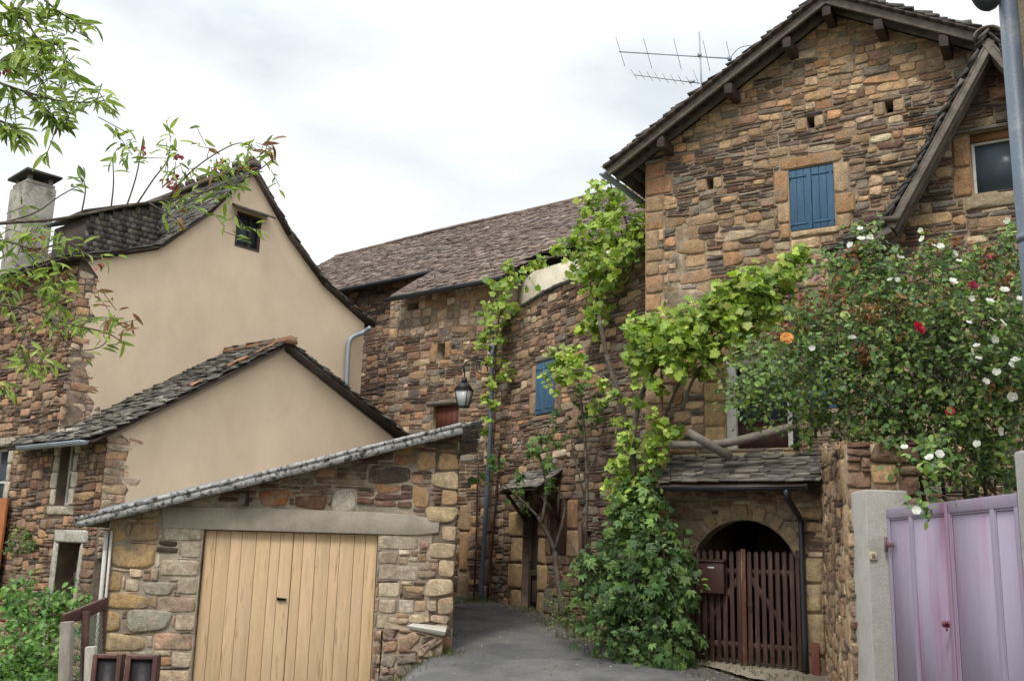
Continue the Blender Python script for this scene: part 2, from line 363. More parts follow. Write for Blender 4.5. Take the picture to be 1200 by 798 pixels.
def pick(pal, n, rng, vr=.2): return np.array(pal)[rng.integers(0, len(pal), n)]*rng.uniform(1-vr, 1+vr, (n, 1))
def clumps(mb, T, blobs, size, pal, rng, per=14, stems=None, out=None, droop=.3, vr=.22, spread=.6, flat=1.0, toward=None):
    """blobs: (centre xyz, radius, n shoots). Each shoot is a short arching stem with leaves on it."""
    toward = np.array([0, -.7, .6]) if toward is None else toward
    for c, r, ns in blobs:
        c = np.asarray(c, float)
        for _ in range(int(ns)):
            d = unit(rng.normal(0, 1, 3)); rr = r*rng.uniform(.25, 1)**.6; p0 = c+d*rr*np.array([1, flat, 1])*.75
            dr = unit(d+rng.normal(0, .5, 3)+np.array([0, 0, .25])); L = r*rng.uniform(.35, .8)*spread+size
            k = max(3, int(per*rng.uniform(.5, 1.4))); t = (np.arange(k)+rng.uniform(0, 1, k))/k
            P = p0+dr*(t[:, None]*L)+np.array([0, 0, -1.])*(t[:, None]**2*L*droop)+rng.normal(0, size*.35, (k, 3))
            nr = unit(toward*1.0+rng.normal(0, .55, (k, 3))+d*.35); tp = unit(dr*.5+rng.normal(0, .7, (k, 3))+np.array([0, 0, -.55]))
            sh = rng.uniform(.8, 1.2)
            place(mb, T, P, nr, tp, size*rng.uniform(.4, 1.2, k), pick(pal, k, rng, vr)*sh)
            if stems is not None: 
                Q = [p0+dr*(q*L)+np.array([0, 0, -1.])*(q*q*L*droop) for q in (0, .35, .7, 1)]; stems.tube(Q, [.004, .003, .002, .0015], 4, (.1, .12, .05), False)
def smoothpath(P, n=5):
    P = [np.asarray(p, float) for p in P]; out = []
    for i in range(len(P)-1):
        a, b = P[max(i-1, 0)], P[i]; c, d = P[i+1], P[min(i+2, len(P)-1)]
        for k in range(n):
            t = k/n; out.append(.5*(2*b+(c-a)*t+(2*a-5*b+4*c-d)*t*t+(3*b-a-3*c+d)*t**3))
    return out+[P[-1]]
# ------------------------------------------------------------------ planes measured from the street
W1 = Wall((3.07, 12.8), (.85, -.53)); W2 = Wall((.16, 17.5), (.49, -.87)); W3 = Wall((-.41, 18.5), (.78, -.63))
gO = atY(530, 760, 13.5); WG = Wall(gO[:2], (1, .05)); WA = Wall((-5.95, 14.6), (.65, .76)); WH = Wall((-7.18, 15.65), (.65, .76)); WL = Wall((-7.18, 15.65), (.76, -.65))
Z = np.array([0, 0, 1.])
# ------------------------------------------------------------------ ground and road
def gz(x, y):
    z = np.interp(y, [0, 9, 11, 12.5, 13.5, 15, 17, 19, 25, 60], [-.05, .02, .1, .22, .26, .42, .6, .7, .8, 1.0])
    t = np.clip((-.8-x)/1.3, 0, 1); return z-.9*t*t*(3-2*t)*np.clip((24-y)/6, 0, 1)
def sheet(xs, ys, dz, name, mtl, keep=None, bumpy=0, kind='structure', seed=0):
    X, Y = np.meshgrid(xs, ys); rng = np.random.default_rng(seed); Zz = gz(X, Y)+dz+(rng.normal(0, bumpy, X.shape) if bumpy else 0)
    nx = len(xs); F = []
    for j in range(len(ys)-1):
        for i in range(nx-1):
            if keep is None or keep((xs[i]+xs[i+1])/2, (ys[j]+ys[j+1])/2): F.append((j*nx+i, j*nx+i+1, (j+1)*nx+i+1, (j+1)*nx+i))
    mb = MB(); mb.add(np.stack([X, Y, Zz], -1).reshape(-1, 3), F); o = part(name, mb, mtl, smooth=True, kind=kind); return o
M_DIRT = mat('dirt_and_moss', (.13, .10, .065), .4, 3, .95, .8, 30, base2=(.06, .085, .03), mix=.5, ms=1.2, edge=.1)
M_ROAD = mat('asphalt', (.125, .124, .124), .3, 1.6, .9, .9, 90, base2=(.20, .192, .18), mix=.55, ms=1.1, edge=.1, fine=.42)
M_APRON = mat('worn_concrete', (.34, .29, .22), .3, 3, .92, .6, 60, base2=(.2, .17, .12), mix=.52, ms=3)
gx = np.concatenate([[-400, -150, -60, -30, -20], np.arange(-14, 14.1, .4), [20, 30, 60, 150, 400]]); gy = np.concatenate([[-400, -100, -30, -10, -4], np.arange(-1, 27, .4), [30, 40, 60, 150, 400]])
sheet(gx, gy, 0, 'ground', M_DIRT)
rc = [p[:2] for p in (atY(560, 700, 18.4), atY(655, 722, 16.2), atY(664, 748, 14.6), atY(740, 778, 13.2), atY(805, 799, 12.4))]
rp = [(-.75, 13.4), (-.95, 17.6), (-3.5, 19.9), (-6.2, 22.6), (-5.0, 24.0), (-.5, 18.75), (.25, 17.55), (.75, 16.6), (1.0, 15.4), (1.15, 14.5), (1.75, 13.6), (2.4, 12.95), (2.75, 12.2), (2.9, 9), (3.0, 0), (2.9, -20), (-3.2, -20), (-3.2, 4), (-3.6, 9.5), (-4.6, 13.1), (-.75, 13.25)]
sheet(np.arange(-6.4, 3.3, .05), np.concatenate([np.arange(-20, 8, 1.), np.arange(8, 10.4, .2), np.arange(10.4, 24.3, .05)]), .02, 'road', M_ROAD, lambda x, y: bool(inpoly(x, y, rp)))
ap = [(2.1, 13.45), (1.95, 13.1), (2.5, 12.75), (2.9, 12.0), (3.6, 11.5), (4.4, 12.0), (3.2, 13.2), (2.4, 13.8)]
sheet(np.arange(1.6, 4.6, .025), np.arange(11.3, 14, .025), .045, 'concrete_path', M_APRON, lambda x, y: bool(inpoly(x, y, ap)), .003)
# ------------------------------------------------------------------ main stone house
rA = np.random.default_rng(5)
def uv(W, *pts, w=0): return [W.hit(*p, w) for p in pts]
house = thing('stone_house', 'tall rubble stone house with slate gable roof and small blue shutter under the peak', 'house', (3.07, 12.8, .2))
uL = -1.40; APX = (1.36, 8.80); uR = 2*APX[0]-uL; vE = 7.2; BOT = 0.0
slope1 = (APX[1]-vE)/(APX[0]-uL)
out1 = [(uL, BOT), (uR, BOT), (uR, vE), APX, (uL, vE)]
SH1 = (.69, 5.83, 1.275, 6.70); WN = (2.92, 5.98, 3.62, 6.76); DR = (-.24, 2.98, .70, 4.2)
holes1 = [SH1, WN, DR, (.86, 3.45, 1.2, 4.1)]
for (px, py) in ((832, 215), (950, 143), (1042, 125)):
    u, v = W1.hit(px, py); holes1.append((u-.05, v-.09, u+.05, v+.08))
arch = [(-.76, BOT+.01), (.67, BOT+.01), (.67, 1.35)]+[(-.045+.715*math.cos(t), 1.35+.72*math.sin(t)) for t in np.linspace(.12, math.pi-.12, 13)]+[(-.76, 1.35)]
holes1.append(arch)
bl = []
# openings' dressed blocks
a0, b0, a1, b1 = SH1
bl += [(a0-.12, b1+.005, a1+.12, b1+.17, OCH, .02), (a0-.2, b0+.42, a0-.005, b1, OCH), (a0-.16, b0+.13, a0-.005, b0+.41, TAN), (a0-.14, b0-.09, a0-.005, b0+.12, OCH), (a1+.005, b0+.44, a1+.2, b1-.02, SAND), (a1+.005, b0+.15, a1+.26, b0+.43, OCH), (a1+.005, b0-.06, a1+.2, b0+.14, TAN), (a0, b0-.1, a1+.05, b0-.005, SAND, .045)]
a0, b0, a1, b1 = WN
bl += [(a0-.2, b0+.36, a0-.005, b1-.02, OCH, .04), (a0-.22, b0-.02, a0-.005, b0+.35, OCH, .04), (a0-.12, b0-.21, a1+.1, b0-.025, (.30, .24, .16), .04), (a0-.3, b1+.005, a1+.1, b1+.06, GRY, .05), (a1+.005, b0, a1+.22, b1, OCH)]
for h in holes1[4:7]:
    bl += [(h[0]-.14, h[1]-.01, h[0]-.004, h[3], TAN), (h[2]+.004, h[1], h[2]+.13, h[3]-.01, SAND), (h[0]-.16, h[3]+.004, h[2]+.12, h[3]+.05, PUR, .035)]
# corner quoins, lower left yellow blocks, jamb blocks
v = BOT; k = 0; rq = random.Random(3)
while v < 7.0:
    h = rq.uniform(.16, .30); wd = rq.choice([.28, .42, .55]) if k % 2 else rq.uniform(.2, .32)
    bl.append((uL, v, uL+wd, v+h, rq.choice([OCH, TAN, (.36, .2, .11), TAN]), .03)); v += h+.005; k += 1
for i, (v0, v1) in enumerate(((.0, .45), (.46, .95), (.96, 1.3), (1.31, 1.62))):
    bl.append((.69, v0, .93+.03*(i % 2), v1, (.40, .30, .17), .05)); bl.append((-.98-.05*(i % 2), v0, -.775, v1, (.36, .27, .16), .04))
# voussoirs
for t in np.linspace(.16, math.pi-.16, 11):
    r = .81; cu, cv = -.045+r*math.cos(t), 1.35+(r+.01)*math.sin(t); bl.append((cu-.09, cv-.085, cu+.09, cv+.085, (.33, .24, .14), .03, t, .22))
for i in range(5):
    bl.append((-1.0+.36*i, 2.76, -.66+.36*i, 2.93, (.36, .28, .16), .05))
a0, b0, a1, b1 = DR
for v0, v1 in ((0, .3), (.31, .62), (.63, .9), (.91, 1.2)): bl.append((a0-.3, b0+v0, a0-.01, b0+v1, (.42, .29, .14), .03)); 
bl += [(a1+.005, b0+.0, a1+.14, b0+.4, TAN), (a1+.005, b0+.42, a1+.14, b0+1.2, TAN), (a0-.15, b1+.01, a1+.15, b1+.15, TAN)]
mm_ = MB(); wallplate(mm_, W1, out1, holes1, .4, .28); part('wall_core', mm_, M_MORTAR, house)
st0 = mixstyle(.5, reg=lambda u, v: .95 if v > 7.5+.1*math.sin(3*u) else (.34 if v > 4.9 else .45)); stL = mixstyle(.6, 1.45, 1.1, [TAN, OCH, (.36, .24, .14), SAND], [BRN, PUR, GRY])
st = lambda u, v, rng: stL(u, v, rng) if (u < -.45+.3*math.sin(v*3) and 3.4 < v < 6.2) else st0(u, v, rng)
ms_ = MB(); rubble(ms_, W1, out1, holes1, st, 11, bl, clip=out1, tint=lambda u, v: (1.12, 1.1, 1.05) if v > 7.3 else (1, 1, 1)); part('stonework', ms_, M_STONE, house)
pl = [(800, 255), (807, 275), (809, 292), (803, 305), (806, 322), (812, 338), (826, 343), (838, 352), (835, 364), (822, 372), (806, 378), (792, 372), (786, 358), (778, 347), (788, 332), (791, 318), (784, 305), (795, 292), (798, 276)]
b = MB(); P = W1.pts(np.array([(*W1.hit(x_, y_, .012), .012) for x_, y_ in pl])); b.prism(P, -W1.n*.02); part('plaster_patch', b, mat('pale_plaster', (.42, .335, .235), .25, 7, .95, 1, 40, base2=(.24, .18, .12), mix=.55, ms=6), house)
# shell behind the front
sb = MB()
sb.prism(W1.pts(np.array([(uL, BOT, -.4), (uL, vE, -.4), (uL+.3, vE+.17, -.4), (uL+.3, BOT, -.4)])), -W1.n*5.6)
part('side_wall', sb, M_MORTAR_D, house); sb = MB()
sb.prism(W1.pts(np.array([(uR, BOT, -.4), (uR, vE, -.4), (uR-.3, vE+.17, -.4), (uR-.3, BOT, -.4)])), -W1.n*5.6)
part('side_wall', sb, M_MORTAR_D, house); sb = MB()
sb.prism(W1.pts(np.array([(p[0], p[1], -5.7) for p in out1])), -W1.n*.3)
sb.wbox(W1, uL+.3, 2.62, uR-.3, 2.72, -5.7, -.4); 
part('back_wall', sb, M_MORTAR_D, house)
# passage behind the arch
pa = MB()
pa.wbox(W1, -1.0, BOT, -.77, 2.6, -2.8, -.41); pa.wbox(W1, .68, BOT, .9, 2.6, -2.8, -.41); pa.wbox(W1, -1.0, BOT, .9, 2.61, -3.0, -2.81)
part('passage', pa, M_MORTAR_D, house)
# roof
roof = MB(); s1 = math.hypot(APX[0]-uL, APX[1]-vE)
def roofside(sgn):
    dslope = unit(W1.d*sgn+Z*slope1)                     # up the slope towards the ridge
    ov = .52; 
    e0 = W1.pt(uL if sgn > 0 else uR, vE, .42)-dslope*ov+Z*.10
    ls = s1+ov-.01; return e0, dslope, ls
deck = MB(); barge = MB(); purl = []
for sgn in (1, -1):
    e0, dsl, ls = roofside(sgn); nn = unit(np.cross(dsl, W1.n)); nn = nn if nn[2] > 0 else -nn
    slabs(roof, e0+nn*.02, -W1.n, dsl, 6.6, ls+.04, .11, .24, .032, SL, rA, .007, 1.8, edgej=.05)
    k = int(ls/.16)
    for i in range(k):
        c = e0+dsl*(ls*(i+.5)/k)-W1.n*3.2+nn*-.005; deck.box(c, W1.n, dsl, nn, 3.28, ls/k/2-.004, .012, (.1, .08, .06))
    barge.beam(e0-nn*.07+W1.n*-.02, e0+dsl*(ls+.0)-nn*.07+W1.n*-.02, nn, .05, .10, (.2, .17, .14))
    barge.beam(e0-nn*.05+W1.n*-.35, e0+dsl*ls-nn*.05+W1.n*-.35, nn, .07, .07)
part('slate_roof', roof, M_SLATE, house); part('roof_boards', deck, M_WOODD, house); part('barge_board', barge, M_BARGE, house, .006)
for (u_, sg) in ((-1.0, 1), (.0, 1), (.82, 1), (1.36, 0), (2.0, -1), (2.75, -1), (3.6, -1)):
    v_ = APX[1]-abs(u_-APX[0])*slope1-.13
    p = MB(); p.box(W1.pt(u_, v_, .14), W1.n, W1.d, Z, .26, .055, .075, (.12, .09, .06), .006, rA); part('purlin_end', p, M_WOODD, house, .006)
g_ = MB(); e0, dsl, ls = roofside(1)
arc = [e0+unit(dsl)*-.05-Z*.02+Z*-.055*math.sin(t)+W1.d*-.055*math.cos(t)+W1.d*0 for t in np.linspace(0, math.pi, 7)]
for i in range(6): g_.prism([arc[i], arc[i+1], arc[i+1]+Z*.004, arc[i]+Z*.004], -W1.n*6.4)
g_.prism(arc, W1.n*-.004); part('gutter', g_, M_ZINC, house)
# blue shutters and windows
def shutter_pair(W, rc, parent, mtl, w=-.03, boards=3, name='shutter', two=True, hinge=True):
    a0, b0, a1, b1 = rc; halves = ((a0, (a0+a1)/2-.003), ((a0+a1)/2+.003, a1)) if two else ((a0, a1),)
    for (x0, x1) in halves:
        b = MB(); n = boards; ww = (x1-x0)/n
        for i in range(n): b.wbox(W, x0+i*ww+.0015, b0+.01, x0+(i+1)*ww-.0015, b1-.008, w-.025, w)
        o = part(name, b, mtl, parent, .003)
        if hinge:
            for vv in (b0+.11*(b1-b0), b0+.87*(b1-b0)):
                h = MB(); h.wbox(W, x0+.01, vv-.012, x0+(x1-x0)*.8, vv+.012, w+.001, w+.007); h.tube([W.pt(x0+.012 if x0 == a0 else x1-.012, vv-.025, w+.008), W.pt(x0+.012 if x0 == a0 else x1-.012, vv+.025, w+.008)], .008, 6)
                part('hinge', h, mtl, o) if False else h
                LOCo = LOC[o.name]; q = part('strap_hinge', h, mtl, None, loc=LOCo); q.parent = o; q.location = (0, 0, 0)
shutter_pair(W1, SH1, house, M_BLUE, -.01)
def subpart(name, mb, mtl, par, **k):
    o = part(name, mb, mtl, None, loc=LOC[par.name], **k); o.parent = par; o.location = (0, 0, 0); return o
# right upper window
a0, b0, a1, b1 = WN; f = MB()
f.wbox(W1, a0, b0, a0+.035, b1-.1, -.14, -.09); f.wbox(W1, a1-.035, b0, a1, b1-.1, -.14, -.09); f.wbox(W1, a0+.035, b0, a1-.035, b0+.03, -.14, -.09); f.wbox(W1, a0+.035, b1-.13, a1-.035, b1-.1, -.14, -.09)
wf = part('window_frame', f, M_WHITE, house, .004)
g = MB(); g.wbox(W1, a0+.03, b0+.02, a1-.03, b1-.12, -.128, -.12); subpart('glass', g, M_GLASS, wf)
f = MB(); f.wbox(W1, a0, b1-.099, a1, b1-.005, -.16, -.06); subpart('wooden_head', f, mat('warm_wood', (.25, .12, .05), .3, 3, .7, .3, 30, (1, 1, .2)), wf)
# first floor glazed door behind the roses
a0, b0, a1, b1 = DR; f = MB()
f.wbox(W1, a0, b0, a0+.13, b1, -.1, -.02); f.wbox(W1, a1-.13, b0, a1, b1, -.1, -.02); f.wbox(W1, a0+.13, b1-.1, a1-.13, b1, -.1, -.02)
df = part('door_frame', f, M_WHITE, house, .004)
g = MB(); g.wbox(W1, a0+.13, b0, a1-.13, b0+.34, -.14, -.09); g.wbox(W1, a0+.13, b0+.34, a1-.13, b0+.38, -.13, -.07); g.wbox(W1, (a0+a1)/2-.02, b0+.38, (a0+a1)/2+.02, b1-.1, -.13, -.08); subpart('lower_panel', g, M_BROWNP, df)
g = MB(); g.wbox(W1, a0+.13, b0+.36, a1-.13, b1-.1, -.145, -.135); subpart('glass', g, M_GLASS, df)
shutter_pair(W1, (.86, 3.45, 1.2, 4.1), house, M_BLUE, -.02, two=False)
# steep hood gable over the upper right window
HW = .50
hp0 = np.array([*W1.hit(1158, 45, HW), HW]); hp1 = np.array([*W1.hit(1040, 265, HW), HW]); hp2 = np.array([*W1.hit(968, 300, HW), HW])
hood = MB(); tim = MB()
def hoodseg(a, b, th=.03, n=6, ext=0):
    A = W1.pts(a); B = W1.pts(b); d = unit(A-B); nn = unit(np.cross(d, W1.n)); nn = nn if nn[2] > 0 else -nn; L = np.linalg.norm(A-B)+ext
    slabs(hood, B+nn*.02, -W1.n, d, HW-.02, L, .09, .2, .026, SL, rA, .01, 2.2, lift=1.5, edgej=.06)
    tim.box((A+B)/2-nn*.0-W1.n*.25, d, W1.n, nn, L/2, .24, .014, (.2, .15, .1))
    for o_, hh_, dd_ in ((.03, .075, .05), (.09, .05, .075), (.14, .06, .06), (.24, .05, .05), (.36, .05, .05)): tim.beam(B-nn*dd_-W1.n*o_, A-nn*(dd_+rA.uniform(-.01, .015))-W1.n*o_, nn, .045, hh_, (.2, .17, .14), .006, rA)
hoodseg(hp0, hp1); hoodseg(hp1+np.array([.02, -.0, 0]), hp2)
hr = hp0*np.array([2, 1, 1])-np.array([0, 0, 0]); hr = np.array([hp0[0]+.75, hp0[1]-1.35, HW]); hoodseg(hp0, hr)
tim.beam(W1.pt(hp0[0], hp0[1]-.06, HW-.03), W1.pt(hp0[0], hp0[1]-.06, .0), Z, .08, .1, (.2, .15, .1))
hd = part('window_hood', hood, M_SLATE, house, label='steep slate hood over the upper right window'); subpart('hood_timber', tim, M_BARGE, hd, bevel=.004)
c = MB()
pp = [W1.pt(hp0[0]+.16*math.cos(t), hp0[1]+.02+.12*math.sin(t), HW+.06) for t in np.linspace(-.1, math.pi+.1, 9)]
pi = [W1.pt(hp0[0]+.135*math.cos(t), hp0[1]+.02+.1*math.sin(t), HW+.06) for t in np.linspace(math.pi+.1, -.1, 9)]
c.prism(pp+pi, -W1.n*.45); subpart('ridge_tile', c, mat('grey_clay', (.16, .13, .11), .3, 5), hd)
# porch roof over the arch
pr = MB(); c0 = W1.pt(*W1.hit(948, 560, .34), .34); c0 = np.array(c0); uvl = W1.hit(772, 574, .55); uvr = W1.hit(946, 562, .55)
PW = .55; zE = (uvl[1]+uvr[1])/2; zT = 2.86; d = unit(-W1.n*PW+Z*(zT-zE))
slabs(pr, W1.pt(uvl[0], zE, PW)+Z*.02, W1.d, d, uvr[0]-uvl[0]+.12, math.hypot(PW, zT-zE)+.05, .075, .22, .02, [(.10, .092, .08), (.14, .125, .105), (.17, .15, .12), (.08, .07, .06)], rA, .006, 2.2, edgej=.05)
pr_o = part('porch_roof', pr, M_SLATE, house)
tb = MB(); tb.box(W1.pt((uvl[0]+uvr[0])/2, (zE+zT)/2-.02, PW/2), W1.d, d, unit(np.cross(W1.d, d)), (uvr[0]-uvl[0])/2, math.hypot(PW, zT-zE)/2, .014)
for q in (.1, .5, .9): 
    uu = uvl[0]+(uvr[0]-uvl[0])*q; tb.beam(W1.pt(uu, zE-.05, PW-.03), W1.pt(uu, zT-.1, .0), Z, .06, .07)
tb.wbox(W1, uvr[0]-.08, zE-.09, uvr[0]+.32, zE+.0, .0, .3); tb.wbox(W1, uvr[0]-.02, zE+.005, uvr[0]+.3, zE+.06, .0, .38)
subpart('porch_timber', tb, M_WOODD, pr_o, bevel=.004)
gt = MB()
for i in range(7):
    t0, t1 = math.pi*i/7, math.pi*(i+1)/7; R_ = .055
    q = lambda t, r: W1.pt(uvl[0]-.03, zE-.02-r*math.sin(t), PW+.045-r*math.cos(t))
    gt.prism([q(t0, R_), q(t1, R_), q(t1, R_-.005), q(t0, R_-.005)], W1.d*(uvr[0]-uvl[0]+.03))
gt.prism([q(t, R_) for t in np.linspace(0, math.pi, 8)], W1.d*.004)
subpart('gutter', gt, M_BLACKP, pr_o)
dp = MB(); ud = W1.hit(938, 600, .1)[0]
dp.tube(smoothpath([W1.pt(ud-.02, zE-.06, PW+.03), W1.pt(ud-.02, zE-.16, PW+.02), W1.pt(ud, zE-.4, .12), W1.pt(ud, zE-.6, .09), W1.pt(ud, .25, .09)], 4), .036, 10)
part('downpipe', dp, M_BLACKP, house, smooth=True)
dp = MB(); dp.tube([W1.pt(ud-.02, 2.93, .12), W1.pt(ud-.02, 3.6, .12), W1.pt(ud-.02, 5.2, .1)], .036, 10); part('downpipe', dp, M_BLACKP, house, smooth=True)
pt_ = MB(); q = W1.hit(990, 300, .3); pt_.tube(smoothpath([W1.pt(q[0]-.12, q[1]+.05, .3), W1.pt(q[0], q[1], .32), W1.pt(q[0]+.14, q[1]-.09, .3)], 4), .03, 8); part('overflow_pipe', pt_, M_WHITE, house, smooth=True)
# ------------------------------------------------------------------ picket gate, mailbox, board
pg = thing('picket_gate', 'brown wooden double picket gate closing the stone archway', 'gate', W1.pt(-.04, .25, -.02))
GB, GT = .30, 1.68
for (x0, x1, sg) in ((-.70, -.06, 1), (-.01, .62, -1)):
    b = MB(); n = 7; ww = (x1-x0)/n
    for i in range(n):
        c_ = x0+(i+.5)*ww; tp = GT+rA.normal(0, .008)-.0; P = [(c_-.028, GB), (c_+.028, GB), (c_+.028, tp-.03), (c_, tp), (c_-.028, tp-.03)]
        b.prism(W1.pts(np.array([(p[0], p[1], .02) for p in P])), -W1.n*.02)
    lf = part('gate_leaf', b, M_BROWNP, pg, .003)
    [(lambda r: (r.wbox(W1, x0, zz, x1, zz+.07, -.035, -.001), subpart('rail', r, M_BROWNP, lf)))(MB()) for zz in (1.38, .48)]
    r = MB(); lo, hi = ((x0+.03, .56), (x1-.03, 1.37)) if sg > 0 else ((x1-.03, .56), (x0+.03, 1.37)); r.beam(W1.pt(*lo, -.018), W1.pt(*hi, -.018), W1.n, .065, .03); subpart('diagonal_brace', r, M_BROWNP, lf)
for x0, x1 in ((-.76, -.705), (.625, .67)):
    b = MB(); b.wbox(W1, x0, GB-.03, x1, 1.7, -.05, .03); part('gate_post', b, M_BROWNP, pg, .004)
b = MB(); b.wbox(W1, -.065, GB-.02, -.005, GT+.02, .022, .05); part('centre_stile', b, mat('worn_brown_paint', (.1, .045, .03), .3, 5, .7, .4, 30, (3, 3, .4), base2=(.30, .2, .12), mix=.56, ms=4), pg, .004)
b = MB(); b.tube([W1.pt(-.01, 1.02, .06), W1.pt(.05, 1.0, .075), W1.pt(.09, 1.01, .06)], .009, 6); part('latch', b, M_DARKM, pg)
mbx = thing('letter_box', 'dark brown metal letter box hung on the left leaf of the picket gate', 'letter box', W1.pt(-.5, 1.15, .06))
M_MBX = mat('brown_metal', (.06, .028, .022), .15, 4, .45, .1, 60)
b = MB(); a0, b0 = W1.hit(822, 694, .03); a1, b1 = W1.hit(848, 656, .12); b.wbox(W1, a0, b0, a1, b1-.03, .025, .13); part('box_body', b, M_MBX, mbx, .008)
b = MB(); b.prism(W1.pts(np.array([(a0-.01, b1-.028, .024), (a0-.01, b1+.01, .024), (a0-.01, b1-.012, .15), (a0-.01, b1-.028, .15)])), W1.d*(a1-a0+.02)); part('lid', b, M_MBX, mbx, .003)
b = MB(); b.wbox(W1, (a0+a1)/2-.045, b1-.11, (a0+a1)/2+.045, b1-.09, .1305, .133); part('name_plate', b, M_WHITE, mbx)
b = MB(); q = W1.hit(959, 790, .12); b.wbox(W1, .80, .18, .90, .62, .08, .105, (.2, .05, .04)); bo = part('plank', b, mat('red_brown_board', (.16, .055, .04), .3, 3, .7, .4, 30, (1, 1, .2)), loc=W1.pt(.85, .2, .09), cat='plank', label='short red-brown plank leaning on the jamb right of the picket gate', bevel=.004)
# ------------------------------------------------------------------ wall between the arch and the courtyard gate, gate posts, purple gate
pA = W1.pt(.97, 0, .0)[:2]; pB = np.array([2.98, 8.72]); W4 = Wall(pA, pB-pA); L4 = float(np.linalg.norm(pB-pA))
cw = thing('courtyard_wall', 'low sandy rubble wall running from the archway to the white gate post', 'wall', (*pB, .1))
top4 = [(0, -.1), (L4+.0, -.1), (L4+.0, 2.62), (L4-1.2, 2.66), (1.2, 2.8), (0, 2.85)]
b = MB(); wallplate(b, W4, top4, [], .55); b.prism(W4.pts(np.array([(L4, -.1, 0), (L4, 2.62, 0), (L4, 2.62, -.6), (L4, -.1, -.6)])), W4.d*.02); part('wall_core', b, M_MORTAR, cw)
b = MB(); bl4 = [(L4-.28-.05*(i % 2), .42*i, L4-.0, .42*i+.41, TAN, .03) for i in range(6)]; rubble(b, W4, top4, [], mixstyle(.75, 1.25, 1.1, [TAN, SAND, OCH, BRN, (.40, .3, .18)], [PUR, DRK, RED, BRN]), 21, bl4, clip=None)
WE = Wall(W4.pt(L4+.025, 0, 0)[:2], -W4.n[:2]*1.0)
rubble(b, WE, [(0, 0), (.6, 0), (.6, 2.66), (0, 2.66)], [], mixstyle(1.0, 1.25, 1.2, [TAN, OCH, BRN, ROS], [RED, BRN]), 22, hsc=2.4)
part('stonework', b, M_STONE, cw)
M_ROUGH = mat('roughcast', (.50, .475, .43), .12, 5, .95, 1.0, 95, base2=(.36, .33, .28), mix=.62, ms=2, fine=.25)
def post(x0, y0, x1, y1, h, label):
    b = MB(); X, Y = (x0+x1)/2, (y0+y1)/2; b.box((X, Y, h/2-.1), (1, 0, 0), (0, 1, 0), (0, 0, 1), (x1-x0)/2, (y1-y0)/2, h/2+.1)
    return part('gate_post', b, M_ROUGH, loc=(X, Y, 0), label=label, cat='gate post', group='roughcast posts of the purple gate', bevel=.018)
P1 = post(3.0, 8.31, 3.36, 8.70, 2.2, 'white roughcast post left of the purple gate with a small bell button')
P2 = post(2.985, 5.4, 3.34, 5.81, 2.28, 'white roughcast post at the right edge of the purple gate')
bb = MB(); q = atY(1023, 651, 8.30); bb.box((q[0], 8.30, q[2]), (1, 0, 0), (0, 1, 0), Z, .03, .012, .032); bp_ = thing('door_bell', 'small cream bell button on the left white gate post', 'bell', (q[0], 8.3, q[2])); part('bell_plate', bb, mat('cream_plastic', (.5, .44, .33), .1, 4, .5, 0), bp_, .004)
bb = MB(); bb.box((q[0], 8.285, q[2]), (1, 0, 0), (0, 1, 0), Z, .014, .006, .016); part('button', bb, mat('brass', (.2, .16, .09), .1, 4, .5, 0), bp_, .003)
gA = np.array([3.155, 8.3]); gB = np.array([3.0, 5.81]); WP = Wall(gA, gB-gA); LP = float(np.linalg.norm(gB-gA))
gate = thing('courtyard_gate', 'faded purple metal double gate with pink stained panels between white posts', 'gate', (*gA, .05))
Mp = mat('purple_paint', (.30, .255, .33), .10, 1.6, .8, .2, 40, (1, 1, .12), base2=(.30, .18, .27), mix=.57, ms=2.6, edge=.07, spec=.4, fine=.05)
M_RUSTG = mat('rusted_purple_hinge', (.22, .13, .17), .3, 8, .7, .4, 60, base2=(.16, .07, .04), mix=.5, ms=20)
t = Mp.node_tree; bs_ = t.nodes['Principled BSDF']; lk = bs_.inputs['Base Color'].links[0].from_socket
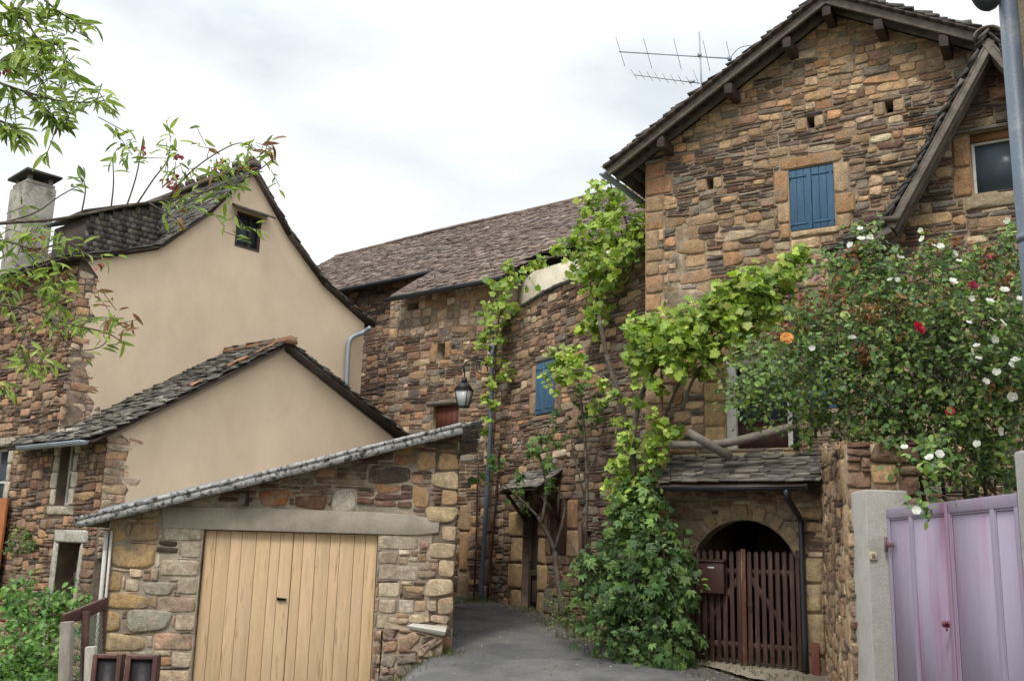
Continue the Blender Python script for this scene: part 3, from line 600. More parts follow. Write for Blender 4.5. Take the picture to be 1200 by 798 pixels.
def stain(u_c, wdt, v_c, hgt, col, fac, src):
    tc_ = t.nodes.new('ShaderNodeTexCoord'); vm = t.nodes.new('ShaderNodeVectorMath'); vm.operation = 'DOT_PRODUCT'; vm.inputs[1].default_value = (WP.d[0], WP.d[1], 0); t.links.new(tc_.outputs['Object'], vm.inputs[0])
    sx = t.nodes.new('ShaderNodeSeparateXYZ'); t.links.new(tc_.outputs['Object'], sx.inputs[0])
    def g_(s_, c_, h_):
        a = t.nodes.new('ShaderNodeMath'); a.operation = 'SUBTRACT'; a.inputs[1].default_value = c_; t.links.new(s_, a.inputs[0])
        b_ = t.nodes.new('ShaderNodeMath'); b_.operation = 'ABSOLUTE'; t.links.new(a.outputs[0], b_.inputs[0])
        r_ = t.nodes.new('ShaderNodeMapRange'); r_.inputs['From Min'].default_value = 0; r_.inputs['From Max'].default_value = h_; r_.inputs['To Min'].default_value = 1; r_.inputs['To Max'].default_value = 0; t.links.new(b_.outputs[0], r_.inputs['Value']); return r_.outputs[0]
    mu = t.nodes.new('ShaderNodeMath'); mu.operation = 'MULTIPLY'; t.links.new(g_(vm.outputs['Value'], u_c, wdt), mu.inputs[0]); t.links.new(g_(sx.outputs['Z'], v_c, hgt), mu.inputs[1])
    nz_ = t.nodes.new('ShaderNodeTexNoise'); nz_.inputs['Scale'].default_value = 9; nz_.inputs['Detail'].default_value = 5; mpp = t.nodes.new('ShaderNodeMapping'); mpp.inputs['Scale'].default_value = (1, 1, .2); t.links.new(tc_.outputs['Object'], mpp.inputs[0]); t.links.new(mpp.outputs[0], nz_.inputs['Vector'])
    m2 = t.nodes.new('ShaderNodeMath'); m2.operation = 'MULTIPLY'; t.links.new(mu.outputs[0], m2.inputs[0]); t.links.new(nz_.outputs['Fac'], m2.inputs[1])
    m3 = t.nodes.new('ShaderNodeMath'); m3.operation = 'MULTIPLY'; m3.use_clamp = True; m3.inputs[1].default_value = fac; t.links.new(m2.outputs[0], m3.inputs[0])
    x_ = t.nodes.new('ShaderNodeMix'); x_.data_type = 'RGBA'; x_.inputs['B'].default_value = (*col, 1); t.links.new(m3.outputs[0], x_.inputs['Factor']); t.links.new(src, x_.inputs['A']); return x_.outputs['Result']
um = WP.hit(1112, 640)[0]
s_ = stain(um, .14, 1.30, .75, (.22, .095, .14), .65, lk); s_ = stain(um-.30, .14, 1.2, .8, (.27, .13, .21), 1.3, s_); s_ = stain(um-.15, .1, 1.75, .3, (.27, .12, .19), 1.5, s_)
t.links.new(s_, bs_.inputs['Base Color'])
us_ = [0.03]+[WP.hit(x_, 640)[0] for x_ in (1068, 1112, 1165)]+[LP-.03]
for (i0, i1) in ((0, 2), (2, 4)):
    b = MB(); b.wbox(WP, us_[i0]+.004, .06, us_[i1]-.004, 2.02, -.03, -.012)
    lf = part('gate_leaf', b, Mp, gate)
    b = MB(); x0, x1 = us_[i0]+.004, us_[i1]-.004; xm = us_[i0+1]
    b.wbox(WP, x0, 1.96, x1, 2.04, -.0115, .002); b.wbox(WP, x0, .06, x1, .16, -.0115, .002); b.wbox(WP, x0, .16, x0+.045, 1.96, -.0115, .002); b.wbox(WP, x1-.045, .16, x1, 1.96, -.0115, .002); b.wbox(WP, xm-.03, .16, xm+.03, 1.96, -.0115, .002)
    for (c0_, c1_) in ((x0+.045, xm-.03), (xm+.03, x1-.045)):
        for e_ in ((c0_, .16, c0_+.014, 1.96), (c1_-.014, .16, c1_, 1.96), (c0_+.014, 1.945, c1_-.014, 1.96), (c0_+.014, .16, c1_-.014, .175)): b.wbox(WP, *e_, -.0112, -.005)
    subpart('panel_frame', b, Mp, lf, bevel=.004)
for zz in (.5, 1.75):
    b = MB(); b.tube([WP.pt(.02, zz-.06, .012), WP.pt(.02, zz+.06, .012)], .014, 8); b.wbox(WP, .03, zz-.02, .22, zz+.02, .0125, .018); part('hinge', b, M_RUSTG, gate)
b = MB(); b.wbox(WP, us_[2]-.022, .1, us_[2]+.022, 2.03, .0025, .012); part('cover_strip', b, Mp, gate, .003)
b = MB(); q = WP.hit(1107, 731, .04); c_ = WP.pt(q[0], q[1], .0); b.tube([c_+WP.n*.012, c_+WP.n*.03, c_+WP.n*.034, c_+WP.n*.05, c_+WP.n*.058], [.011, .009, .02, .022, .008], 12); b.tube([c_+WP.n*.013, c_+WP.n*.018], [.024, .024], 12); b.tube([c_+WP.n*.03-Z*.01, c_+WP.n*.03-Z*.045+WP.d*.01], .006, 6); part('door_knob', b, mat('dark_red_enamel', (.12, .02, .03), .1, 5, .3, 0, spec=.6), gate, smooth=True)
# side retaining wall of the courtyard beyond the gate is hidden by roses
# near downpipe at the right edge
npi = MB(); a_ = atY(1184, 0, 5.0); pX, pY = a_[0], 5.0
pX = atY(1186, 60, 5.05)[0]; 
npi.tube([(pX, 5.05, .1), (pX, 5.05, 2.5), (pX, 5.05, 6.2)], .05, 16); 
dpt = thing('rainwater_downpipe', 'blue-grey rainwater pipe rising at the right edge of the photo', 'pipe', (pX, 5.05, .05)); part('pipe', npi, M_PIPE, dpt, smooth=True)
e1 = atY(1158, 5, 5.05); b = MB(); b.tube(smoothpath([(pX-.02, 5.05, e1[2]+.42), (pX-.09, 5.05, e1[2]+.16), (e1[0]+.015, 5.05, e1[2]+.02), (e1[0]-.03, 5.05, e1[2]+.03), (e1[0]-.06, 5.05, e1[2]+.15), (e1[0]-.06, 5.05, e1[2]+.5)], 6), .05, 16); part('elbow', b, M_BLACKP, dpt, smooth=True)
for zz in (3.35, 2.4, 5.0):
    b = MB(); b.tube([(pX, 5.05, zz-.02), (pX, 5.05, zz+.02)], .056, 16); b.box((pX+.07, 5.05, zz), (1, 0, 0), (0, 1, 0), Z, .05, .01, .012); part('bracket', b, M_PIPE, dpt)
nb = thing('neighbouring_house', 'dull brown house corner just beyond the right edge of the photo', 'house', (pX+.1, 5, 0)); b = MB(); b.box((pX+2.15, 2.9, 3.2), (1, 0, 0), (0, 1, 0), Z, 2.04, 2.3, 3.3); part('wall', b, M_MORTAR, nb, .01)
b = MB(); b.box((pX+2.0, 2.9, 6.6), (1, 0, 0), (0, 1, 0), Z, 2.3, 2.6, .08, (.1, .09, .08)); part('roof', b, M_SLATE, nb, .01)
# ------------------------------------------------------------------ stone cottage in the middle
cot = thing('stone_cottage', 'dark rubble stone cottage with blue shutter and slate door hood behind the vines', 'house', (*W2.O[:2], .6))
uE = 4.2; top2 = [(-1.22, 5.0), (-.42, 5.80), (.1, 5.92), (.85, 6.02), (2.4, 6.07), (uE, 6.09)]
out2 = [(-1.22, .3), (uE, .2)]+top2[::-1]
SH2 = (.60, 3.885, 1.2, 4.80); D2 = (.26, .55, .78, 2.26); SB = (1.14, 1.53, 1.65, 2.41); q0 = W2.hit(679, 655); q1 = W2.hit(693, 622); SC = (q0[0], q0[1]-.05, q1[0], q1[1])
holes2 = [SH2, D2, SB, SC]
bl = [(.55, 4.81, 1.3, 4.93, GRY, .05), (.38, 3.9, .59, 4.3, TAN), (.44, 4.31, .59, 4.78, OCH), (1.21, 3.9, 1.42, 4.35, BRN), (.5, 3.78, 1.3, 3.875, BRN)]
for i in range(4): bl += [(-.12-.12*(i % 2), .5+.44*i, .25, .93+.44*i, (.38, .26, .13), .045), (.79, .5+.44*i, 1.0+.08*(i % 2), .93+.44*i, (.38, .26, .13), .045), ]
bl += [(1.66, 1.5, 2.05, 1.93, TAN, .04), (1.66, 1.94, 1.98, 2.42, OCH, .04), (1.02, 1.5, 1.13, 2.4, BRN), (1.05, 2.42, 1.8, 2.55, BRN), (1.05, 1.38, 1.8, 1.52, BRN), (1.0, .6, 1.25, 1.0, GRY)]
for i in range(9): bl.append((-1.2, .5+.46*i, -.95+.1*(i % 2), .94+.46*i, BRN, .02))
b = MB(); wallplate(b, W2, out2, holes2, .45, .22); part('wall_core', b, M_MORTAR_D, cot)
PB2 = [BRN, BRN, ROS, TAN, GRY, (.28, .18, .11), OCH, PALE, (.18, .12, .09)]; PS2 = [(.12, .08, .06), PUR, DRK, (.16, .11, .08), BRN, GRY]
b = MB(); rubble(b, W2, out2, holes2, mixstyle(.5, 1.1, 1.0, PB2, PS2, reg=lambda u, v: (.2 if u > 2 else .62)), 31, bl); part('stonework', b, M_STONE, cot)
b = MB()
for i in range(len(top2)-1):
    (a, c), (d_, e_) = top2[i], top2[i+1]; n = max(1, int((d_-a)/.28))
    for k in range(n):
        x0 = a+(d_-a)*k/n; x1 = a+(d_-a)*(k+1)/n; z0 = c+(e_-c)*k/n; z1 = c+(e_-c)*(k+1)/n
        b.beam(W2.pt(x0, z0+.03, -.17), W2.pt(x1-.01, z1+.03, -.17), Z, .46, .05, np.array((.1, .09, .08))*rA.uniform(.7, 1.3), .006, rA)
part('slate_coping', b, M_SLATE, cot)
ppx = [W2.hit(*p_, -.46) for p_ in ((598, 385), (602, 340), (625, 318), (690, 298), (757, 285))]; pass
b = MB(); b.prism(W2.pts(np.array([(p_[0], p_[1], -.46) for p_ in ppx]+[(4.3, 5.2, -.46), (ppx[0][0], 5.2, -.46)])), -W2.n*.2)
part('rendered_parapet', b, M_RENDER_OLD, cot)
b = MB(); b.prism(W2.pts(np.array([(-1.2, .3, -.5), (-1.2, 5.0, -.5), (uE, 5.4, -.5), (uE, .3, -.5)])), -W2.n*.1); part('inner_wall', b, M_MORTAR_D, cot)
shutter_pair(W2, SH2, cot, M_BLUE, .02); shutter_pair(W2, SB, cot, M_BROWNP, .0, 2, hinge=False); shutter_pair(W2, SC, cot, M_BROWNP, -.05, 2, hinge=False)
a0, b0, a1, b1 = D2; b = MB(); b.wbox(W2, a0, b0, a1, b1, -.19, -.15); dr = part('door', b, M_WOODD, cot)
b = MB()
for e_ in ((a0, b0, a0+.06, b1), (a1-.06, b0, a1, b1), (a0+.06, b1-.06, a1-.06, b1), (a0+.06, b0+.62, a1-.06, b0+.72), (a0+.06, b0, a1-.06, b0+.1), ((a0+a1)/2-.03, b0+.72, (a0+a1)/2+.03, b1-.06)): b.wbox(W2, *e_, -.1495, -.12)
for e_ in ((a0+.12, b0+.18, a1-.12, b0+.54),): b.wbox(W2, *e_, -.1495, -.125)
subpart('door_panelling', b, M_WOODD, dr, bevel=.006)
b = MB(); c_ = W2.pt(a0+.1, b0+.85, -.11); b.tube([c_-W2.n*.01, c_+W2.n*.03, c_+W2.n*.045], [.008, .018, .012], 8); subpart('door_handle', b, M_DARKM, dr)
b = MB(); b.wbox(W2, a0-.1, b0-.12, a1+.1, b0-.002, -.2, .16); part('door_step', b, M_GREYC, cot, .01)
# hood
h0 = W2.hit(583, 581, .5); hz0, hz1 = 2.42, 2.74; hu0, hu1 = -.02, 1.02
hz0 = W2.hit(628, 572, .5)[1]; hu0 = W2.hit(586, 581, .5)[0]; hu1 = W2.hit(629, 572, .5)[0]; hz1 = hz0+.33
d_ = unit(-W2.n*.5+Z*.33); b = MB(); slabs(b, W2.pt(hu0, hz0, .5), W2.d, d_, hu1-hu0, .62, .1, .2, .02, [(.20, .18, .15), (.15, .135, .12), (.25, .22, .18)], rA, .005, 1.9); hd2 = part('door_hood', b, M_SLATE, cot)
b = MB(); b.box(W2.pt((hu0+hu1)/2, (hz0+hz1)/2-.02, .25), W2.d, d_, unit(np.cross(W2.d, d_)), (hu1-hu0)/2, .3, .015)
for uu in (hu0+.08, hu1-.08): b.beam(W2.pt(uu, hz0-.04, .46), W2.pt(uu, hz0-.04, 0), Z, .05, .05); b.beam(W2.pt(uu, hz0-.07, .4), W2.pt(uu, hz0-.5, .02), W2.d, .05, .05); b.beam(W2.pt(uu, hz0-.5, .03), W2.pt(uu, hz0+.1, .03), W2.d, .05, .05)
subpart('hood_bracket', b, M_WOODD, hd2)
def wpipe(W, pts, w, r, mtl, parent, name='downpipe', n=10):
    b = MB(); P = [W.pt(*W.hit(px, py, w), w) for px, py in pts]; b.tube(smoothpath(P, 4), r, n); return part(name, b, mtl, parent, smooth=True)
wpipe(W2, ((577, 400), (575, 500), (567, 640), (563, 706)), .12, .045, M_PIPE, cot)
wpipe(W3, ((560, 545), (558, 640), (555, 704)), .10, .02, M_BROWNP, cot, 'conduit'); wpipe(W2, ((586, 520), (580, 600), (571, 704)), .06, .022, M_BROWNP, cot, 'conduit')
# ------------------------------------------------------------------ tiled house
th_ = thing('tiled_house', 'rubble stone house with long brown clay tile roof behind the lamp', 'house', (*W3.O[:2], .7))
zA = 6.87; u3a0, u3a1 = -2.82, .62; BK = -1.30
sl3 = .70; U0R = -2.45; U1R = W3.hit(591, 325, .38)[0]; zB = zA-BK*sl3
MAD = [(.175, .13, .105), (.145, .105, .085), (.215, .16, .13), (.12, .088, .075), (.18, .125, .095), (.23, .185, .15), (.15, .118, .10)]
SLT = (W3.hit(517.5, 412)[0]-.12, W3.hit(517, 422)[1], W3.hit(517.5, 412)[0]+.1, W3.hit(517, 402)[1]); q0 = W3.hit(507, 503); q1 = W3.hit(538, 473); BS = (q0[0], q0[1]-.1, q1[0], q1[1]); q2 = W3.hit(484, 358); VH = (q2[0]-.15, q2[1]-.1, q2[0]+.17, q2[1]+.06)
out3 = [(u3a0, .3), (.05, .3), (.5, zA-.1), (u3a0, zA-.1)]
out3 = [(u3a0, .3), (u3a1-.3, .3), (U1R-.25, zA-.06), (u3a0, zA-.06)]
bl = [(SLT[0]-.17, SLT[1]-.05, SLT[0]-.005, SLT[3]-.02, OCH, .05), (SLT[2]+.005, SLT[1], SLT[2]+.15, SLT[3]+.02, (.42, .24, .13), .05), (BS[0]-.2, BS[3]+.005, BS[2]+.15, BS[3]+.1, GRY, .06), (-.62, .5, -.35, 1.15, TAN, .04), (-.6, 1.16, -.38, 1.9, OCH, .04), (-.62, 1.91, -.35, 2.4, TAN, .04)]
b = MB(); wallplate(b, W3, out3, [SLT, BS, VH], .4, .25); part('wall_core', b, M_MORTAR, th_)
PB3 = [TAN, ROS, PALE, (.42, .33, .24), GRY, (.46, .38, .3)]; 
def st3(u, v, rng):
    if v > 5.8: h = rng.uniform(.14, .23); return (h*rng.uniform(1.05, 1.6), h, PB3)
    return mixstyle(.45, 1.2, 1.1, [BRN, TAN, ROS, OCH, PALE, GRY], [RED, BRN, PUR, DRK, (.2, .12, .08)])(u, v, rng)
b = MB(); rubble(b, W3, out3, [SLT, BS, VH], st3, 41, bl, clip=out3); part('stonework', b, M_STONE, th_)
b = MB(); b.wbox(W3, BS[0], BS[1], BS[2], BS[3], -.12, -.08); bso = part('shutter', b, mat('rust_brown_board', (.13, .042, .026), .25, 3, .7, .4, 30, (3, 3, .3)), th_)
b = MB(); [b.wbox(W3, BS[0]+.14*i+.135, BS[1], BS[0]+.14*i+.142, BS[3], -.0799, -.074) for i in range(int((BS[2]-BS[0])/.14))]; subpart('board_joint', b, M_DARKM, bso)
# recessed left bay
o3b = [(-7.5, .3), (u3a0+1.2, .3), (u3a0+1.2, zB-.06), (-7.5, zB-.06)]
b = MB(); wallplate(b, W3, o3b, [], .4, w0=BK); b.prism(W3.pts(np.array([(u3a0, .3, 0), (u3a0, zA-.06, 0), (u3a0, zB-.06, BK), (u3a0, .3, BK)])), W3.d*.3); part('wall_core', b, M_MORTAR_D, th_)
b = MB(); rubble(b, W3, o3b, [], mixstyle(.45, 1.3, 1.2, [BRN, TAN, ROS, OCH, (.18, .12, .09)], [RED, BRN, PUR, DRK]), 43, clip=o3b, w0=BK); part('stonework', b, M_STONE, th_)
b = MB(); b.wbox(W3, -5.95, .4, u3a1, 6.4, -1.6, -1.5); part('back_wall', b, M_MORTAR_D, th_)
OV = .38; dr3 = unit(-W3.n+Z*sl3); run = 4.35; uRL = W3.hit(395, 292, -run)[0]; uUp = W3.hit(495, 315, BK+OV)[0]
Ls = (OV*0-BK)/dr3[:2].dot(-W3.n[:2])*1.0
b = MB(); run = 4.35; 
e0 = W3.pt(U0R, zA-OV*sl3, OV)
slabs(b, e0, W3.d, dr3, 5.2-U0R, (run+OV)/dr3[:2].dot(-W3.n[:2]), .115, .17, .016, MAD, rA, .005, 1.6, edgej=.01, keep=lambda e_, s_: s_ > 1.3 or e_ < U1R-U0R)
e1_ = W3.pt(uRL, zB-OV*sl3, OV+BK)
slabs(b, e1_, W3.d, dr3, U0R+.25-uRL, (run+OV+BK)/dr3[:2].dot(-W3.n[:2]), .115, .17, .016, MAD, rA, .005, 1.6, edgej=.01, keep=lambda e_, s_: e_ < U0R-uRL or s_ > .25)
trf = part('tile_roof', b, M_TILE, th_)
zr = zA+run*sl3
b = MB()
for i in range(int((5.2-uRL)/.36)):
    u_ = uRL+i*.36; z_ = zr+.03+.02*math.sin(u_*.8)
    pr_ = [W3.pt(u_, z_-.06+.1*math.sin(t), -run-.11*math.cos(t)) for t in np.linspace(0, math.pi, 7)]; b.prism(pr_, W3.d*.39, np.array(MAD[i % 7])*1.0)
subpart('ridge_tile', b, M_TILE, trf)
b = MB(); nR = unit(np.cross(W3.d, dr3)); nR = nR if nR[2] > 0 else -nR
b.box(e0+W3.d*(3.75)+dr3*(2.7+.75)-nR*.025, W3.d, dr3, nR, 3.7, 2.15, .015); q1_ = U1R-U0R-.02; b.prism([e0+W3.d*.05-nR*.025, e0+W3.d*q1_-nR*.025, e0+W3.d*q1_+dr3*1.2-nR*.025, e0+W3.d*.05+dr3*1.2-nR*.025], nR*-.012); hw_ = (U0R-.02-uRL)/2; b.box(e1_+W3.d*hw_+dr3*2.2-nR*.025, W3.d, dr3, nR, hw_, 2.2, .015)
back = unit(W3.n+Z*sl3); top_ = W3.pt(uRL, zr, -run); hl_ = (4.8-uRL)/2; b.box(top_+W3.d*hl_-back*2.9, W3.d, back, unit(np.cross(W3.d, back)), hl_, 2.9, .02)
subpart('roof_boards', b, M_WOODD, trf)
def gutter(W, ua, ub, z, w, r, mtl, parent, name='gutter'):
    b = MB(); T = np.linspace(0, math.pi, 8)
    q = lambda t, rr: W.pt(ua, z-rr*math.sin(t), w-rr*math.cos(t))
    for i in range(7): b.prism([q(T[i], r), q(T[i+1], r), q(T[i+1], r-.006), q(T[i], r-.006)], W.d*(ub-ua))
    b.prism([q(t, r) for t in T], W.d*.004); b.prism([p+W.d*(ub-ua) for p in [q(t, r) for t in T]], W.d*-.004)
    return part(name, b, mtl, parent)
gutter(W3, U0R-.05, U1R, zA-OV*sl3-.02, OV+.06, .075, M_BLACKP, th_); gutter(W3, uRL, U0R-.02, zB-OV*sl3-.02, OV+BK+.06, .075, M_BLACKP, th_)
# street lamp on its scroll bracket
lp = thing('street_lamp', 'black lantern street lamp on a curly iron bracket', 'street lamp', W3.pt(*W3.hit(566, 440), 0))
lc = atY(543.5, 464, 17.3); aw = W3.pt(*W3.hit(572, 432), .0)
b = MB(); topc = lc+Z*.30
b.tube(smoothpath([aw-Z*.25, aw-Z*.02+(topc-aw)*.02, aw+Z*.22+(topc-aw)*.25, topc+Z*.30+(aw-topc)*.3, topc+Z*.28+(topc-aw)*.03, topc+Z*.1, topc-Z*.02], 6), .014, 8)
b.tube(smoothpath([aw-Z*.1, (aw*.55+topc*.45)+Z*.02, (aw*.5+topc*.5)+Z*.2, (aw*.6+topc*.4)+Z*.2, (aw*.6+topc*.4)+Z*.1], 6), .009, 6)
b.box(aw-Z*.05, W3.d, Z, W3.n, .025, .25, .015); part('bracket', b, M_DARKM, lp, smooth=False)
def frus(mb, c, z0, r0, z1, r1, n=4, rot=.4, col=(.5, .5, .5)):
    A = [c+np.array([r0*math.cos(rot+2*math.pi*i/n), r0*math.sin(rot+2*math.pi*i/n), z0]) for i in range(n)]; B = [c+np.array([r1*math.cos(rot+2*math.pi*i/n), r1*math.sin(rot+2*math.pi*i/n), z1]) for i in range(n)]
    mb.add(A+B, [tuple(range(n))[::-1], tuple(range(n, 2*n))]+[(i, (i+1) % n, (i+1) % n+n, i+n) for i in range(n)], col)
b = MB(); frus(b, lc, -.18, .105, .09, .165); part('lamp_glass', b, mat('frosted_glass', (.42, .43, .42), .1, 3, .25, 0, spec=.5), lp)
b = MB(); frus(b, lc, .09, .185, .11, .19); frus(b, lc, .11, .185, .23, .09); frus(b, lc, .23, .06, .33, .045); frus(b, lc, -.21, .10, -.18, .115)
for i in range(4):
    a_ = .4+math.pi/2*i; b.tube([lc+np.array([.11*math.cos(a_), .11*math.sin(a_), -.18]), lc+np.array([.17*math.cos(a_), .17*math.sin(a_), .09])], .009, 5)
part('lamp_frame', b, M_DARKM, lp)
# ------------------------------------------------------------------ beige rendered house on the left
bh = thing('rendered_house', 'beige rendered gable house with slate roof, chimney and stone front at the left', 'house', (*WH.O[:2], 0))
PRF = [(-.32, 6.0), (.5, 6.27), (1.35, 6.62), (2.2, 7.45), (3.12, 8.62), (4.08, 7.56), (5.02, 6.79), (5.7, 6.45), (6.42, 6.16)]
def hrect(W, x0, y0, x1, y1, w=0): a = W.hit(x0, y1, w); b = W.hit(x1, y0, w); return (a[0], a[1], b[0], b[1])
GW = hrect(WH, 274, 257, 306, 288)
base = [(0, -.6), (6.2, -.6), (6.2, 6.2)]+[(u, v-.02) for u, v in PRF[::-1] if 0 <= u < 6.2]+[(0, 6.1)]
b = MB(); wallplate(b, WH, base, [GW], .35, .25); part('gable_core', b, M_MORTAR_P, bh)
rg = np.random.default_rng(8); rag = []
v = 3.2
while v < 5.9: rag.append((.22+rg.uniform(-.08, .22)+(.12 if v < 4.6 else 0), v)); v += .14
rend = [(6.19, 3.2), (6.19, 6.18)]+[(u, v-.025) for u, v in PRF[::-1] if .3 < u < 6.1]+[(.12, 6.08)]+rag[::-1]
rb = MB(); wallplate(rb, WH, rend, [GW], .0, .03, w0=.018); part('rendered_gable', rb, M_RENDER, bh)
b = MB(); bl = []; v = 3.3
for i, (u_, v_) in enumerate(rag[::2]): bl.append((.0, v_, max(.16, u_+rg.uniform(-.05, .07)), v_+.24, [PALE, (.42, .33, .24), ROS, GRY][i % 4], .035, rg.normal(0, .03), .45))
qst = mixstyle(1.6, 1.0, 1.2, [(.44, .31, .22), (.55, .44, .31), (.46, .38, .29), (.50, .38, .25), (.46, .29, .16), (.36, .27, .21)], [BRN, ROS]); rubble(b, WH, [(0, 3.1)]+[(u_+.12, v_) for u_, v_ in rag]+[(0, 5.95)], [], qst, 5, hsc=.8); part('quoin_stones', b, M_STONE, bh)
LF = [(-7.5, -.9), (1.612, -.9), (1.612, 3.22), (.02, 3.22), (.0, 6.1), (-7.5, 6.1)]
LWa = (-2.5, 1.9, -1.72, 3.08); LWb = (.16, 2.08, .62, 3.12); LD = (.46, -.3, 1.14, 1.52)
LW_up = (-3.4, 4.1, -2.7, 5.1)
b = MB(); wallplate(b, WL, LF, [LWa, LWb, LD], .35, .3); part('front_core', b, M_MORTAR_D, bh)
PG = (.50, .45, .35); bl = []
for r_ in (LWa, LWb):
    n = 4
    for i in range(n):
        h_ = (r_[3]-r_[1])/n; e_ = .05*(i % 2); bl += [(r_[0]-.16-e_, r_[1]+i*h_, r_[0]-.004, r_[1]+(i+1)*h_, PG, .03), (r_[2]+.004, r_[1]+i*h_, r_[2]+.14+e_, r_[1]+(i+1)*h_, PG, .03)]
    bl += [(r_[0]-.2, r_[1]-.15, r_[2]+.2, r_[1]-.005, PG, .06), (r_[0]-.2, r_[3]+.005, r_[2]+.2, r_[3]+.16, PG, .04)]
bl += [(LD[0]-.17, LD[3]+.004, LD[2]+.2, LD[3]+.2, (.42, .40, .35), .03, 0), (LD[0]-.15, -.3, LD[0]-.004, LD[3], (.40, .38, .33), .03, 0), (LD[2]+.004, -.3, LD[2]+.1, LD[3], (.42, .40, .34), .03, 0)]
b = MB(); rubble(b, WL, LF, [LWa, LWb, LD], mixstyle(.55, 1.1, 1.1, [BRN, TAN, ROS, BRN, (.33, .19, .12), RED, OCH], [RED, PUR, BRN, DRK], ), 51, bl, hsc=1.3); part('stonework', b, M_STONE, bh)
for r_ in (LWa, LWb):
    f = MB()
    for e_ in ((r_[0], r_[1], r_[0]+.05, r_[3]), (r_[2]-.05, r_[1], r_[2], r_[3]), (r_[0]+.05, r_[1], r_[2]-.05, r_[1]+.05), (r_[0]+.05, r_[3]-.05, r_[2]-.05, r_[3]), (r_[0]+.05, (r_[1]+r_[3])/2-.02, r_[2]-.05, (r_[1]+r_[3])/2+.02)): f.wbox(WL, *e_, -.2, -.15)
    wf = part('window', f, M_WHITE, bh, .004); g = MB(); g.wbox(WL, r_[0]+.02, r_[1]+.02, r_[2]-.02, r_[3]-.02, -.185, -.178); subpart('pane', g, M_GLASS, wf)
b = MB(); b.wbox(WL, LD[0], LD[1], LD[2], LD[3], -.34, -.3); [b.wbox(WL, LD[0], LD[1]+.2*i, LD[2], LD[1]+.2*i+.18, -.2995, -.285) for i in range(8)]; part('boarded_opening', b, mat('grey_block', (.16, .145, .125), .3, 4, .9, .5), bh)
# dark little window with its hood
a0, b0, a1, b1 = GW; f = MB()
for e_ in ((a0, b0, a0+.05, b1), (a1-.05, b0, a1, b1), (a0+.05, b0, a1-.05, b0+.04), (a0+.05, b1-.04, a1-.05, b1), ((a0+a1)/2+.02, b0+.04, (a0+a1)/2+.06, b1-.04)): f.wbox(WH, *e_, -.08, .03)
wf = part('window', f, M_WOODD, bh, .004); g = MB(); g.wbox(WH, a0+.04, b0+.03, a1-.04, b1-.03, -.06, -.05); subpart('pane', g, M_GLASS, wf)
g = MB(); g.box(WH.pt((a0+a1)/2, b1+.06, .13), WH.d, unit(WH.n-Z*.45), unit(Z+WH.n*.45), (a1-a0)/2+.13, .2, .018, (.08, .07, .06), .008, rA); subpart('window_hood', g, M_SLATE, wf)
# roof
rf = MB(); dk = MB(); vg = MB()
for i in range(len(PRF)-1):
    a, c = np.array(PRF[i]), np.array(PRF[i+1]); up_ = a if a[1] > c[1] else c; lo_ = c if a[1] > c[1] else a
    A = WH.pt(lo_[0], lo_[1]+.04, .13); B = WH.pt(up_[0], up_[1]+.04, .13); d = unit(B-A); nn = unit(np.cross(d, WH.n)); nn = nn if nn[2] > 0 else -nn
    slabs(rf, A+nn*.01, -WH.n, d, 6.5 if i > 3 else 7.5, np.linalg.norm(B-A), .12, .2, .016, SL, rA, .005, 1.8, edgej=.03)
    dk.box((A+B)/2-nn*.02-WH.n*3.4, d, WH.n, nn, np.linalg.norm(B-A)/2, 3.4, .02)
ro = part('slate_roof', rf, M_SLATE, bh); subpart('roof_boards', dk, M_WOODD, ro)
rt_ = MB()
for i in range(14):
    A = WH.pt(3.12, 8.70, .15-i*.5); pr_ = [A+WH.d*.12*math.cos(t)+Z*(.12*math.sin(t)+.02) for t in np.linspace(-.2, math.pi+.2, 8)]; rt_.prism(pr_, -WH.n*.46, (.11, .09, .08))
subpart('ridge_tile', rt_, M_TILE, ro)
for i in range(8):
    A = WH.pt(2.95+.0*i, 8.80, -.1-i*.42); 
b = MB()
for i in range(7):
    A = WH.pt(3.12, 8.88, .0-i*.42); b.tube([A, A-WH.n*.16], [.085, .085], 10, (.09, .06, .05))
subpart('ridge_cap', b, M_TILE, ro)
# slate-hung dormer
dq0 = WH.hit(102, 254, -.5); dq1 = WH.hit(190, 238, -.5)
dm = MB(); dpoly = [(dq0[0], 6.2), (dq0[0], dq0[1]), (dq1[0], dq1[1]), (dq1[0]+.1, 6.3)]
dm.prism(WH.pts(np.array([(p[0], p[1], -.5) for p in dpoly])), -WH.n*1.2, (.07, .06, .05)); dmo = part('dormer', dm, M_WOODD, bh)
ds = MB()
for r_ in range(16):
    for k in range(24):
        u_ = dq0[0]+.04+(k+.5*(r_ % 2))*.1; v_ = 6.28+r_*.1
        top_v = dq0[1]+(dq1[1]-dq0[1])*(u_-dq0[0])/(dq1[0]-dq0[0])
        if v_ < top_v-.03 and u_ < dq1[0]: ds.box(WH.pt(u_, v_, -.48), WH.d, unit(Z+WH.n*-.12), WH.n, .048, .07, .006, np.array(SL[(k*7+r_*3) % 6])*1.35, .003, rA)
subpart('slate_cheek', ds, M_SLATE, dmo)
ds = MB(); A = WH.pt(dq0[0]-.12, dq0[1]+.02, -.35); B = WH.pt(dq1[0]+.1, dq1[1]+.04, -.35); ds.prism([A, B, B+Z*.05, A+Z*.05], -WH.n*1.5, (.06, .055, .05)); subpart('dormer_roof', ds, M_SLATE, dmo)
